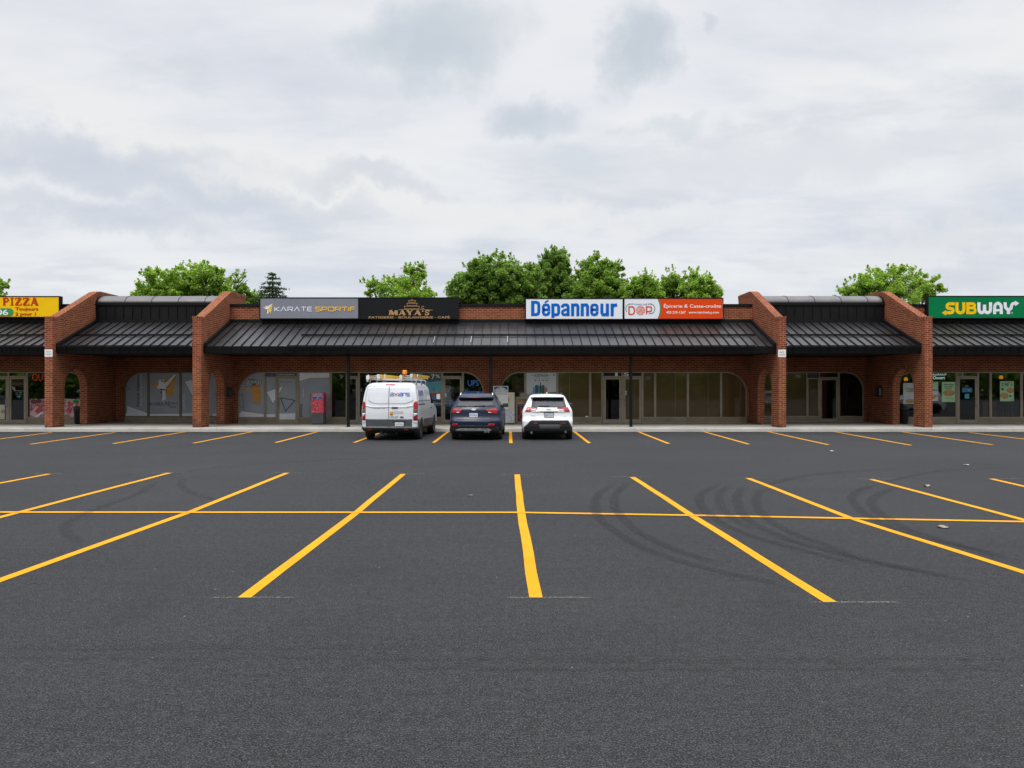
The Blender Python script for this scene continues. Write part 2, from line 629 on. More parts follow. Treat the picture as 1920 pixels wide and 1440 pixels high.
class MB:
    """Collects geometry for ONE mesh object; up to several materials."""

    def __init__(s, *mats):
        s.bm = bmesh.new()
        s.mats = [M[m] if isinstance(m, str) else m for m in mats]

    def face(s, pts, mi=0, smooth=False):
        vs = [s.bm.verts.new(p) for p in pts]
        f = s.bm.faces.new(vs)
        f.material_index = mi
        f.smooth = smooth
        return f

    def box(s, x0, x1, y0, y1, z0, z1, mi=0, bev=0.):
        if x0 > x1: x0, x1 = x1, x0
        if y0 > y1: y0, y1 = y1, y0
        if z0 > z1: z0, z1 = z1, z0
        v = [s.bm.verts.new((x, y, z)) for x in (x0, x1) for y in (y0, y1) for z in (z0, z1)]
        fs = []
        for q in ((0, 1, 3, 2), (4, 6, 7, 5), (0, 4, 5, 1), (2, 3, 7, 6), (0, 2, 6, 4), (1, 5, 7, 3)):
            f = s.bm.faces.new([v[i] for i in q])
            f.material_index = mi
            fs.append(f)
        if bev:
            es = list({e for f in fs for e in f.edges})
            r = bmesh.ops.bevel(s.bm, geom=es, offset=bev, segments=2, affect='EDGES', profile=.5)
            for f in r['faces']:
                f.material_index = mi
        return fs

    def prism(s, pts, vec, mi=0):
        """polygon (3-D points) extruded by vec"""
        vec = Vector(vec)
        a = [s.bm.verts.new(p) for p in pts]
        b = [s.bm.verts.new(Vector(p) + vec) for p in pts]
        n = len(pts)
        # caps are triangulated so that concave outlines are safe
        for tri in tessellate_polygon([[Vector(p) for p in pts]]):
            for side in (a, b):
                f = s.bm.faces.new([side[i] for i in tri])
                f.material_index = mi
        for i in range(n):
            f = s.bm.faces.new((a[i], a[(i + 1) % n], b[(i + 1) % n], b[i]))
            f.material_index = mi
        return s

    def tube(s, pts, r, seg=8, mi=0, r2=None, cap=True):
        pts = [Vector(p) for p in pts]
        rings = []
        for i, p in enumerate(pts):
            t = (pts[min(i + 1, len(pts) - 1)] - pts[max(i - 1, 0)]).normalized()
            a = t.orthogonal().normalized() if i == 0 else (rings_n - t * rings_n.dot(t)).normalized()
            rings_n = a
            b = t.cross(a)
            rr = r if r2 is None else r + (r2 - r) * i / max(1, len(pts) - 1)
            rings.append([s.bm.verts.new(p + (a * cos(2 * pi * k / seg) + b * sin(2 * pi * k / seg)) * rr) for k in range(seg)])
        for i in range(len(rings) - 1):
            for k in range(seg):
                f = s.bm.faces.new((rings[i][k], rings[i][(k + 1) % seg], rings[i + 1][(k + 1) % seg], rings[i + 1][k]))
                f.material_index = mi
                f.smooth = True
        if cap:
            for ring in (rings[0], rings[-1]):
                f = s.bm.faces.new(ring)
                f.material_index = mi

    def lathe_x(s, prof, cx, cy, cz, seg=28, mi=0):
        """prof: list of (x offset, radius)"""
        rings = [[s.bm.verts.new((cx + a, cy + r * cos(2 * pi * k / seg), cz + r * sin(2 * pi * k / seg))) for k in range(seg)] for a, r in prof]
        for i in range(len(rings) - 1):
            for k in range(seg):
                f = s.bm.faces.new((rings[i][k], rings[i][(k + 1) % seg], rings[i + 1][(k + 1) % seg], rings[i + 1][k]))
                f.material_index = mi
                f.smooth = True
        for ring in (rings[0], rings[-1]):
            f = s.bm.faces.new(ring)
            f.material_index = mi

    def flat(s, pts, y, mi=0):
        """polygon of (x, z) on a plane facing the lot"""
        P3 = [Vector((x, z, 0)) for x, z in pts]
        vs = [s.bm.verts.new((x, y, z)) for x, z in pts]
        for tri in tessellate_polygon([P3]):
            f = s.bm.faces.new([vs[i] for i in tri])
            f.material_index = mi

    def disc(s, cx, cz, rx, rz, y, mi=0, seg=20):
        s.flat([(cx + rx * cos(2 * pi * k / seg), cz + rz * sin(2 * pi * k / seg)) for k in range(seg)], y, mi)

    def stroke(s, pts, w, y, mi=0, closed=False):
        """mitred ribbon in (x, z) on the plane y"""
        P = [Vector(p) for p in pts]
        n = len(P)
        L, R = [], []
        for i in range(n):
            a = P[i] - P[i - 1] if (i > 0 or closed) else P[1] - P[0]
            b = P[(i + 1) % n] - P[i] if (i < n - 1 or closed) else P[i] - P[i - 1]
            a.normalize(); b.normalize()
            na, nb = Vector((-a.y, a.x)), Vector((-b.y, b.x))
            m = (na + nb)
            if m.length < 1e-6:
                m = na
            m.normalize()
            k = min(2.0, 1 / max(.35, m.dot(na)))
            L.append(P[i] + m * w / 2 * k)
            R.append(P[i] - m * w / 2 * k)
        vl = [s.bm.verts.new((p.x, y, p.y)) for p in L]
        vr = [s.bm.verts.new((p.x, y, p.y)) for p in R]
        for i in range(n if closed else n - 1):
            j = (i + 1) % n
            f = s.bm.faces.new((vr[i], vr[j], vl[j], vl[i]))
            f.material_index = mi

    def text(s, body, x0, x1, z0, z1, y, mi=0, bold=0., turn=0, axis='y'):
        """lettering fitted to a box on a plane facing the lot (turn: quarter turns)"""
        vs, ps = text_geo(body, bold)
        us, ws = [p[0] for p in vs], [p[1] for p in vs]
        a, b, c, d = min(us), max(us), min(ws), max(ws)
        out = []
        for p in vs:
            fu, fw = (p[0] - a) / (b - a), (p[1] - c) / (d - c)
            if turn == 1:
                fu, fw = 1 - fw, fu
            elif turn == -1:
                fu, fw = fw, 1 - fu
            q = (x0 + (x1 - x0) * fu, y, z0 + (z1 - z0) * fw)
            if axis == 'x':
                q = (y, q[0], q[2])
            out.append(s.bm.verts.new(q))
        for f in ps:
            try:
                g = s.bm.faces.new([out[i] for i in f])
                g.material_index = mi
            except ValueError:
                pass

    def build(s, name, parent=None, uv=False, normals=True):
        bm = s.bm
        if normals:
            bmesh.ops.recalc_face_normals(bm, faces=bm.faces)
        if uv:
            bm.normal_update()
            lay = bm.loops.layers.uv.new('UVMap')
            for f in bm.faces:
                n = f.normal
                for lp in f.loops:
                    p = lp.vert.co
                    if abs(n.z) > .6:
                        q = (p.x, p.y * 1.09)
                    elif abs(n.x) > abs(n.y):
                        q = (p.y, p.z)
                    else:
                        q = (p.x, p.z)
                    lp[lay].uv = q
        me = bpy.data.meshes.new(name)
        bm.to_mesh(me)
        bm.free()
        for m in s.mats:
            me.materials.append(m)
        o = bpy.data.objects.new(name, me)
        COL.objects.link(o)
        if parent is not None:
            adopt(o, parent)
        return o


WORLD_OF = {}


def adopt(o, parent):
    o.parent = parent
    o.matrix_parent_inverse = WORLD_OF.get(parent.name, Matrix()).inverted()
    WORLD_OF[o.name] = Matrix()


TEXTS = {}


def text_geo(body, bold):
    k = (body, bold)
    if k not in TEXTS:
        cu = bpy.data.curves.new('lettering', 'FONT')
        cu.body = body
        cu.resolution_u = 3
        cu.offset = bold
        ob = bpy.data.objects.new('lettering', cu)
        COL.objects.link(ob)
        dg = bpy.context.evaluated_depsgraph_get()
        me = bpy.data.meshes.new_from_object(ob.evaluated_get(dg))
        TEXTS[k] = ([tuple(v.co) for v in me.vertices], [tuple(p.vertices) for p in me.polygons])
        bpy.data.objects.remove(ob)
        bpy.data.meshes.remove(me)
        bpy.data.curves.remove(cu)
    return TEXTS[k]


def tag(o, label, cat, group=None, kind=None):
    o['label'] = label
    if cat: o['category'] = cat
    if group: o['group'] = group
    if kind: o['kind'] = kind
    return o


def thing(name, label, cat, loc, group=None, kind=None, built_in_world=True):
    e = bpy.data.objects.new(name, None)
    e.empty_display_size = .3
    COL.objects.link(e)
    e.location = loc
    WORLD_OF[e.name] = Matrix.Translation(loc) if built_in_world else Matrix()
    return tag(e, label, cat, group, kind)


def dup(root, loc, rotz=None, label=None):
    r = root.copy()
    COL.objects.link(r)
    r.location = loc
    if rotz is not None:
        r.rotation_euler = (0, 0, rotz)
    if label:
        r['label'] = label
    kids = [c for c in bpy.data.objects if c.parent == root]
    for ch in kids:
        c = ch.copy()
        COL.objects.link(c)
        c.parent = r
        for g in [k for k in bpy.data.objects if k.parent == ch]:
            d = g.copy()
            COL.objects.link(d)
            d.parent = c
    return r


# ------------------------------------------------------------------ ground
D_KERB, D_FIN, D_EAVE, D_TOP, D_SHOP, D_REC = 31.0, 31.4, 31.65, 34.65, 35.2, 36.5
WALK_Z = .16
g = MB('asphalt')
g.face([(-700, -700, 0), (700, -700, 0), (700, 900, 0), (-700, 900, 0)])
lot = tag(g.build('parking_lot'), 'dark grey asphalt parking lot with fresh yellow stall lines', 'parking lot', None, 'structure')


def catmull(pts, k=8):
    P = [Vector(p) for p in pts]
    P = [P[0] * 2 - P[1]] + P + [P[-1] * 2 - P[-2]]
    out = []
    for i in range(1, len(P) - 2):
        for j in range(k):
            t = j / k
            out.append(.5 * ((2 * P[i]) + (P[i + 1] - P[i - 1]) * t + (2 * P[i - 1] - 5 * P[i] + 4 * P[i + 1] - P[i + 2]) * t * t
                             + (3 * P[i] - P[i - 1] - 3 * P[i + 1] + P[i + 2]) * t ** 3))
    out.append(P[-2])
    return out


def ground_pt(px, py):
    d = min(gy(py), 30.95)
    return Vector((wx(px, d), d))


def ribbon(mb, pts, w, z, across=None):
    """painted strip along ground points, width w; across: fixed direction of the width"""
    n = len(pts)
    L, R = [], []
    lay = mb.bm.loops.layers.uv.verify()
    for i in range(n):
        t = (pts[min(i + 1, n - 1)] - pts[max(i - 1, 0)]).normalized()
        m = Vector(across) if across else Vector((-t.y, t.x))
        L.append(mb.bm.verts.new((pts[i].x + m.x * w / 2, pts[i].y + m.y * w / 2, z)))
        R.append(mb.bm.verts.new((pts[i].x - m.x * w / 2, pts[i].y - m.y * w / 2, z)))
    for i in range(n - 1):
        f = mb.bm.faces.new((L[i], R[i], R[i + 1], L[i + 1]))
        for lp, uvc in zip(f.loops, ((0, i / (n - 1)), (1, i / (n - 1)), (1, (i + 1) / (n - 1)), (0, (i + 1) / (n - 1)))):
            lp[lay].uv = uvc


def wobble(pts, amp):
    out = []
    for a, b in zip(pts, pts[1:]):
        k = max(2, int((b - a).length / .8))
        out += [a.lerp(b, j / k) + Vector((random.uniform(-amp, amp), 0)) for j in range(k)]
    return out + [pts[-1]]


near_rows = [
    [(92, 889), (-600, 1016)], [(317, 887), (0, 970), (-600, 1127)], [(538, 887), (357, 960), (0, 1088), (-90, 1121)],
    [(756, 889), (672, 958), (458, 1121)], [(970, 890), (977, 962), (1005, 1121)], [(1186, 895), (1301, 969), (1556, 1129)],
    [(1403, 897), (1596, 972), (1920, 1073), (2105, 1133)], [(1634, 899), (1920, 975), (2480, 1122)], [(1858, 898), (2130, 960), (2830, 1118)],
    [(-130, 889), (-1100, 1012)], [(2085, 900), (2420, 957), (3300, 1110)]]
far_rows = [[(97, 811), (0, 823), (-90, 834)], [(215, 811), (57, 833)], [(348, 808), (212, 832)], [(473, 808), (363, 831)], [(596, 808), (517, 830)],
            [(718, 808), (664, 830)], [(840, 808), (813, 830)], [(957, 807), (958, 831)], [(1077, 808), (1105, 831)], [(1197, 809), (1254, 832)],
            [(1320, 809), (1404, 833)], [(1441, 809), (1553, 834)], [(1565, 809), (1708, 835)], [(1692, 810), (1861, 834)],
            [(1817, 811), (2010, 834)], [(-22, 811), (-240, 834)], [(1942, 811), (2160, 834)], [(-150, 811), (-400, 834)]]
for row in near_rows + far_rows:
    mb = MB('yellow')
    ribbon(mb, wobble([ground_pt(*p) for p in row], .006), .118, .004, (1, 0))
    mb.build('painted_line', lot, normals=False)
mb = MB('yellow')
ribbon(mb, wobble([ground_pt(*p) for p in ((-900, 956), (0, 961), (970, 961.5), (1300, 967), (1920, 979), (2800, 990))], 0), .118, .008, (0, 1))
mb.build('painted_line', lot, normals=False)
for a, b, py in ((390, 562, 1121), (945, 1112, 1121), (1512, 1690, 1130), (505, 575, 886.5), (735, 800, 888), (935, 1015, 890),
                 (1145, 1235, 894), (1385, 1440, 896.5), (1605, 1690, 898), (1840, 1930, 898), (60, 120, 888.5), (280, 350, 886.5)):
    mb = MB('chalk')
    p, q = ground_pt(a, py), ground_pt(b, py)
    ribbon(mb, [p, p.lerp(q, .3), p.lerp(q, .7), q], .02 if py > 1000 else .03, .006, (0, 1))
    mb.build('chalk_mark', lot, normals=False)
skids = [('rubber', 2, [(400, 245), (330, 290), (312, 340), (330, 390), (400, 440), (480, 490), (600, 535), (720, 570), (900, 610), (1100, 655)]),
         ('rubber', 2, [(440, 245), (390, 295), (385, 340), (420, 390), (480, 440), (560, 480), (660, 520), (800, 560)]),
         ('rubber', 1, [(790, 250), (715, 290), (705, 330), (740, 370), (800, 410), (900, 450), (1000, 480), (1150, 520), (1350, 570)]),
         ('rubber_faint', 1, [(830, 255), (780, 290), (778, 325), (800, 360), (850, 400), (930, 435)]),
         ('rubber', 1, [(870, 255), (845, 300), (850, 340), (880, 385), (960, 430), (1060, 470), (1200, 510), (1400, 560), (1600, 590)]),
         ('rubber', 1, [(960, 265), (920, 300), (920, 340), (950, 380), (1030, 430), (1150, 475), (1300, 530), (1500, 575), (1800, 640)]),
         ('rubber', 1, [(1390, 250), (1300, 280), (1275, 315), (1310, 355), (1380, 400), (1480, 440), (1600, 470), (1900, 535)]),
         ('rubber', 1, [(1450, 262), (1365, 300), (1350, 335), (1400, 380), (1500, 430), (1700, 490), (1920, 560)]),
         ('rubber_faint', 1, [(1390, 250), (1500, 225), (1620, 206), (1900, 192)]),
         ('rubber_faint', 1, [(950, 262), (1050, 235), (1200, 214), (1500, 196)]),
         ('rubber_faint', 2, [(-1320, 240), (-1400, 290), (-1560, 350), (-1660, 400), (-1670, 440), (-1600, 490)]),
         ('rubber_faint', 2, [(-1230, 235), (-1240, 262), (-1200, 290), (-1100, 320)]),
         ('rubber_faint', 1, [(-1360, 232), (-1100, 195), (-700, 168), (-300, 158)])]
for kind, sc, pts in skids:
    mb = MB(kind)
    ribbon(mb, catmull([ground_pt(960 + a / 2, 780 + b / 2) for a, b in pts]), .19, .010 + .0006 * skids.index((kind, sc, pts)))
    mb.build('tyre_mark', lot, normals=False)

# dark paving joints rolled into the near asphalt
for py, a, b in ((1218, -200, 800), (1236, -100, 2100), (1243, 1000, 1700), (1256, 700, 2100)):
    mb = MB('rubber_faint')
    p, q = ground_pt(a, py), ground_pt(b, py)
    ribbon(mb, [p.lerp(q, k / 20) + Vector((0, random.uniform(-.02, .02))) for k in range(21)], .05, .0215, (0, 1))
    mb.build('paving_joint', lot, normals=False)

# pavement with kerb: real step, expansion joints between the slabs
side = MB('concrete')
x = -40.0
while x < 40:
    side.box(x + .006, x + 1.594, D_KERB + .16, D_REC + .6, -.1, WALK_Z)
    x += 1.6
tag(side.build('pavement'), 'pale concrete walkway along the shop fronts', 'pavement', None, 'structure')
kb = MB('concrete')
x = -40.0
while x < 40:
    w = 3.05
    kb.prism([(x, D_KERB - .03, -.1), (x, D_KERB, .13), (x, D_KERB + .03, WALK_Z + .003), (x, D_KERB + .155, WALK_Z + .003), (x, D_KERB + .155, -.1)], (w - .008, 0, 0))
    x += w
tag(kb.build('kerb'), 'stained concrete kerb at the edge of the walkway', 'kerb', None, 'structure')

# ------------------------------------------------------------------ the strip mall
mall = thing('strip_mall', 'long single-storey red brick shopping plaza with black metal canopies', 'building', (0, D_SHOP, 0))
FINS = [(-20.3, -19.95), (-13.77, -13.39), (12.14, 12.47), (18.6, 18.94)]
XL, XR = -38.0, 38.0
EAVE_LO, EAVE_HI = 3.48, 3.76
ROOF_TOP, CURB_TOP = 5.10, 5.27


def fin_outline():
    n = 12
    cy_, r_ = (32.25 + 34.0) / 2, (34.0 - 32.25) / 2
    arch = [(cy_ + r_ * cos(pi * k / n), 1.92 + r_ * sin(pi * k / n)) for k in range(n + 1)]
    return [(D_FIN, WALK_Z), (D_FIN, 5.06), (31.72, 5.06), (34.78, 6.58), (35.1, 6.66), (36.8, 6.66), (36.8, WALK_Z), (34.0, WALK_Z)] + arch + [(32.25, WALK_Z)]


for i, (xa, xb) in enumerate(FINS):
    mb = MB('brick')
    mb.prism([(xa, y, z) for y, z in fin_outline()], (xb - xa, 0, 0))
    f = mb.build('fin_wall', mall, uv=True)
    cp = MB('coping')
    o = .012
    sl = [(D_FIN - o, 4.97), (D_FIN - o, 5.075), (31.72, 5.075), (34.78, 6.60), (35.1, 6.685), (36.82, 6.685), (36.82, 6.50), (35.13, 6.50), (34.84, 6.425), (31.80, 4.90)]
    cp.prism([(xa - o, y, z) for y, z in sl], (xb - xa + 2 * o, 0, 0))
    cp.build('coping', f, uv=True)
    # rowlock ring round the passage arch, both faces
    cy_, r_ = 33.125, .875
    for fx in (xa - .008, xb + .008):
        ar = MB('coping')
        for k in range(30):
            a0, a1 = pi * (k + .06) / 30, pi * (k + .94) / 30
            P = [(cy_ + r * cos(a), 1.92 + r * sin(a)) for r, a in ((r_ + .004, a0), (r_ + .11, a0), (r_ + .11, a1), (r_ + .004, a1))]
            ar.prism([(fx, y, z) for y, z in P], (.012 if fx < xa else -.012, 0, 0))
        ar.build('arch_ring', f, uv=True)


def wall_with_openings(xa, xb, d, ops, ztop, name='shop_wall'):
    """brick wall facing the lot; each opening reaches the walkway and has rounded upper corners (x0, x1, z, r left, r right)"""
    pts = [(xa, WALK_Z), (xa, ztop), (xb, ztop), (xb, WALK_Z)]
    for x0, x1, zt, rl, rr in sorted(ops, reverse=True):
        pts.append((x1, WALK_Z))
        if rr:
            pts += [(x1 - rr + rr * cos(a), zt - rr + rr * sin(a)) for a in [pi / 2 * k / 12 for k in range(13)]]
        else:
            pts.append((x1, zt))
        if rl:
            pts += [(x0 + rl - rl * cos(a), zt - rl + rl * sin(a)) for a in [pi / 2 * k / 12 for k in range(12, -1, -1)]]
        else:
            pts.append((x0, zt))
        pts.append((x0, WALK_Z))
    mb = MB('brick')
    mb.prism([(x, d, z) for x, z in pts], (0, .22, 0))
    w = mb.build(name, mall, uv=True)
    for x0, x1, zt, rl, rr in ops:
        for r, cxx, a_from in ((rl, x0 + rl, pi / 2), (rr, x1 - rr, 0)):
            if not r:
                continue
            ar = MB('coping')
            m = int(r * 16)
            for k in range(m):
                a0, a1 = a_from + pi / 2 * (k + .06) / m, a_from + pi / 2 * (k + .94) / m
                P = [(cxx + q * cos(a), zt - r + q * sin(a)) for q, a in ((r + .004, a0), (r + .2, a0), (r + .2, a1), (r + .004, a1))]
                ar.prism([(x, d - .006, z) for x, z in P], (0, .02, 0))
            ar.build('arch_ring', w, uv=True)
    return w


ZH = wz(697, D_SHOP)
ZR = wz(697.5, D_REC)
XO = lambda px: wx(px, D_SHOP)
OPEN_L = (XO(445), XO(907), ZH, 1.15, 1.0)
OPEN_R = (XO(937.5), XO(1401.5), ZH, 1.0, 1.05)
wall_with_openings(-13.39, 12.14, D_SHOP, [OPEN_L, OPEN_R], 3.6)
OPEN_A = (-19.55, -14.05, ZR, .9, .9)
OPEN_B = (12.75, wx(1621, D_REC), ZR, .9, .9)
wall_with_openings(-19.95, -13.77, D_REC, [OPEN_A], 3.6)
wall_with_openings(12.47, 18.6, D_REC, [OPEN_B], 3.6)
OPEN_P = (-33.0, -20.62, ZH, .0, 1.0)
OPEN_S = (19.3, 33.0, ZH, 1.0, .0)
wall_with_openings(XL, -20.3, D_SHOP, [OPEN_P], 3.6)
wall_with_openings(18.94, XR, D_SHOP, [OPEN_S], 3.6)

BAYS = [(XL, -20.3, 'p'), (-19.95, -13.77, 'v'), (-13.39, 12.14, 'm'), (12.47, 18.6, 'v'), (18.94, XR, 'p')]
ROOF_DROP = (ROOF_TOP - EAVE_HI) / (D_TOP - D_EAVE)
for xa, xb, kind in BAYS:
    can = MB('roof', 'black_metal', 'soffit')
    a, b = xa + .015, xb - .015
    # sloping sheet, fascia, soffit as one closed section
    sec = [(D_EAVE, EAVE_HI), (D_TOP, ROOF_TOP), (D_TOP, ROOF_TOP - .14), (D_EAVE + .25, EAVE_LO + .12), (D_EAVE + .06, EAVE_LO)]
    can.prism([(a, y, z) for y, z in sec], (b - a, 0, 0), 0)
    can.bm.faces.ensure_lookup_table()
    c = can.build('canopy', mall)
    fa = MB('black_metal')
    fa.prism([(a, y, z) for y, z in ((D_EAVE - .03, EAVE_HI + .012), (D_EAVE - .004, EAVE_HI + .012), (D_EAVE + .05, EAVE_LO), (D_EAVE + .05, EAVE_LO - .03), (D_EAVE + .01, EAVE_LO - .03))], (b - a, 0, 0))
    k = 0
    while a + .4 * k < b:
        xx = a + .4 * k
        fa.box(xx, xx + .02, D_EAVE - .037, D_EAVE + .02, EAVE_LO + .03, EAVE_HI + .008)
        k += 1
    fa.build('fascia', c)
    so = MB('soffit')
    so.box(a, b, D_EAVE + .10, (D_REC if kind == 'v' else D_SHOP) - .003, EAVE_LO + .004, EAVE_LO + .05)
    so.build('soffit', c)
    # standing seams
    se = MB('black_metal')
    n = int((b - a) / .405)
    for i in range(1, n):
        xs = a + (b - a) * i / n
        se.prism([(xs, y, z) for y, z in ((D_EAVE - .02, EAVE_HI + .004), (D_EAVE - .02, EAVE_HI + .05), (D_TOP - .03, ROOF_TOP + .042), (D_TOP - .03, ROOF_TOP + .002))], (.026, 0, 0))
    se.build('standing_seams', c)
    # bare strips: side flashing along the brick walls and the curb at the top
    fl = MB('black_metal')
    for xs in (a, b - .11):
        fl.prism([(xs, y, z) for y, z in ((D_EAVE - .03, EAVE_HI + .02), (D_EAVE - .03, EAVE_HI + .14), (D_TOP - .02, ROOF_TOP + .13), (D_TOP - .02, ROOF_TOP + .01))], (.11, 0, 0))
    fl.box(a, b, D_TOP, D_TOP + .08, ROOF_TOP - .10, CURB_TOP)
    fl.build('flashing', c)
    # snow guard rails
    for py, dd in ((627, None), (648, None)):
        # where the sight line meets the slope
        t = .5
        for _ in range(30):
            d = D_EAVE + t * (D_TOP - D_EAVE)
            zz = EAVE_HI + t * (ROOF_TOP - EAVE_HI) + .09
            t += (wz(py, d) - zz) * .3
        ra = MB('black_metal')
        l = wx(565 if py == 627 else 538, d) if kind == 'm' else a + .13
        r = wx(1416, d) if kind == 'm' else b - .13
        ra.box(l, r, d - .02, d + .02, zz - .02, zz + .02)
        ra.box(l, r, d - .006, d + .006, zz - .07, zz - .025)
        for i in range(int((r - l) / .81)):
            ra.box(l + .3 + .81 * i, l + .34 + .81 * i, d - .03, d + .03, zz - .12, zz)
        ra.build('snow_guard', c)
    if kind == 'm':
        for px in (812, 882, 951):
            pw = MB('silver')
            for t0, t1 in ((.12, .36),):
                d0, d1 = D_EAVE + t0 * 3, D_EAVE + t1 * 3
                x0 = wx(px, d0)
                pw.prism([(x0, y, EAVE_HI + (y - D_EAVE) * ROOF_DROP + q) for y, q in ((d0, .052), (d0, .058), (d1, .058), (d1, .052))], (.03, 0, 0))
            pw.build('bare_seam_strip', c)
    # what stands above the canopy
    if kind in 'mp':
        pa = MB('brick')
        pa.box(xa, xb, D_TOP + .09, D_TOP + .35, CURB_TOP - .4, 5.88)
        pa.build('parapet_wall', mall, uv=True)
        co = MB('black_metal')
        co.box(xa, xb, D_TOP + .05, D_TOP + .40, 5.88, 6.02)
        co.build('parapet_cap', mall)
    else:
        pn = MB('panel_metal')
        pn.box(a, b, D_TOP + .09, D_TOP + .3, CURB_TOP - .4, 5.97)
        n = round((b - a) / .44)
        for i in range(n + 1):
            xs = a + (b - a - .03) * i / n
            pn.box(xs, xs + .03, D_TOP + .05, D_TOP + .10, CURB_TOP + .01, 5.96)
        pn.box(a, b, D_TOP + .02, D_TOP + .12, 5.97, 6.10)
        pn.box(a, b, D_TOP + .05, D_TOP + .12, 5.93, 5.965)
        pn.build('panel_wall', mall)
        ca = MB('cap_metal', 'black_metal')
        N = 10
        sec = [(D_TOP + .06 + .80 * (1 - cos(pi / 2 * k / N)), 6.10 + .40 * sin(pi / 2 * k / N)) for k in range(N + 1)] + [(36.9, 6.50), (36.9, 6.1)]
        ca.prism([(a + .10, y, z) for y, z in sec], (b - a - .20, 0, 0), 0)
        for f in ca.bm.faces:
            f.smooth = False
        rib = [(D_TOP + .045 + .815 * (1 - cos(pi / 2 * k / N)), 6.10 + .415 * sin(pi / 2 * k / N)) for k in range(N + 1)]
        inn = [(D_TOP + .11 + .75 * (1 - cos(pi / 2 * k / N)), 6.10 + .35 * sin(pi / 2 * k / N)) for k in range(N, -1, -1)]
        for xs, wd in [(a, .10), (b - .10, .10)] + [(a + 1.3 * i + .1, .022) for i in range(1, 5)]:
            ca.prism([(xs, y, z) for y, z in rib + inn], (wd, 0, 0), 1)
        ca.build('curved_cap', mall)
# flat roof behind, rear and end walls
rf = MB('soffit')
rf.box(XL + .25, XR - .25, D_TOP + .36, 50.0, 5.3, 5.45)
rf.build('flat_roof', mall)
bw = MB('brick')
bw.box(XL, XR, 50.0, 50.3, 0, 5.7)
bw.box(XL, XL + .25, D_TOP + .41, 50.0, 0, 5.7)
bw.box(XR - .25, XR, D_TOP + .41, 50.0, 0, 5.7)
bw.build('rear_wall', mall, uv=True)
# plain rooms behind the glass
room = MB('interior', 'floor_tile', 'interior_dark')
room.box(XL + .3, XR - .3, D_REC + .24, 44.0, WALK_Z - .12, WALK_Z + .004, 1)
room.box(XL + .3, XR - .3, 44.0, 44.1, WALK_Z, 3.3, 0)
room.box(XL + .3, XR - .3, D_REC + .24, 44.0, 3.05, 3.12, 2)
for xs in (-13.6, -7.6, -.66, 12.3):
    room.box(xs - .06, xs + .06, D_REC + .25, 43.9, WALK_Z + .005, 3.04, 0)
for xs in (-20.1, 18.8):
    room.box(xs - .06, xs + .06, D_REC + .3, 43.9, WALK_Z + .005, 3.04, 0)
room.build('interior_room', mall)
# posts under the eaves
for px in (653, 920, 1183):
    xx = wx(px, 32.05)
    po = MB('black_metal')
    po.box(xx - .06, xx + .06, 32.0, 32.12, WALK_Z + .012, EAVE_LO - .0, bev=.008)
    po.box(xx - .10, xx + .10, 31.95, 32.17, WALK_Z - .0, WALK_Z + .012)
    po.box(xx - .10, xx + .10, 31.95, 32.17, EAVE_LO - .03, EAVE_LO - .002)
    po.build('canopy_post', mall)
dp = MB('plastic_black')
dp.tube([(XO(920) - .35 + .35, D_SHOP - .06, WALK_Z), (XO(920), D_SHOP - .06, 3.4)], .05, 10)
dp.build('downpipe', mall)


# ---- shop front pieces
def contour(x0, x1, z0, z1, r, side_):
    """window outline, anticlockwise from lower left; one upper corner may be rounded"""
    n = 12
    tl = [(x0, z1)] if side_ != 'L' else [(x0 + r - r * cos(a), z1 - r + r * sin(a)) for a in [pi / 2 * k / n for k in range(n, -1, -1)]]
    tr = [(x1, z1)] if side_ != 'R' else [(x1 - r + r * cos(a), z1 - r + r * sin(a)) for a in [pi / 2 * k / n for k in range(n + 1)]]
    return [(x0, z0), (x1, z0)] + tr + tl


def frame_mesh(mb, x0, x1, z0, z1, t, y0, y1, r=0, side_=None, mi=0):
    A = contour(x0, x1, z0, z1, r, side_)
    B = contour(x0 + t, x1 - t, z0 + t, z1 - t, max(.02, r - t), side_)
    va, vb, wa, wb = ([mb.bm.verts.new((x, y, z)) for x, z in P] for P, y in ((A, y0), (B, y0), (A, y1), (B, y1)))
    n = len(A)
    for i in range(n):
        j = (i + 1) % n
        for q in ((va[i], va[j], vb[j], vb[i]), (wa[j], wa[i], wb[i], wb[j]), (va[j], va[i], wa[i], wa[j]), (vb[i], vb[j], wb[j], wb[i])):
            f = mb.bm.faces.new(q)
            f.material_index = mi
    return B


KICK = lambda d: wz(784, D_SHOP)


def window(d, x0, x1, zt, pane='glass', r=0, side_=None, kick=True, t=.055, frame='bronze', backing=None, z0=None):
    """one glazed bay: frame > pane, kick panel (, film behind the pane)"""
    zk = KICK(d) if z0 is None else z0
    mb = MB(frame)
    B = frame_mesh(mb, x0 + .002, x1 - .002, zk, zt - .002, t, d + .07, d + .15, r, side_)
    w = mb.build('shop_window', mall)
    pb = MB(pane)
    pb.flat(B, d + .115)
    pb.build('pane', w)
    if backing:
        fb = MB(backing)
        fb.flat([(x, z) for x, z in B], d + .15)
        fb.build('window_film', w)
    if kick:
        kb_ = MB('kick', 'bronze')
        kb_.box(x0 + .004, x1 - .004, d + .085, d + .14, WALK_Z + .05, zk - .003)
        kb_.box(x0 + .004, x1 - .004, d + .075, d + .15, WALK_Z, WALK_Z + .048, 1)
        kb_.build('kick_panel', w)
    return w


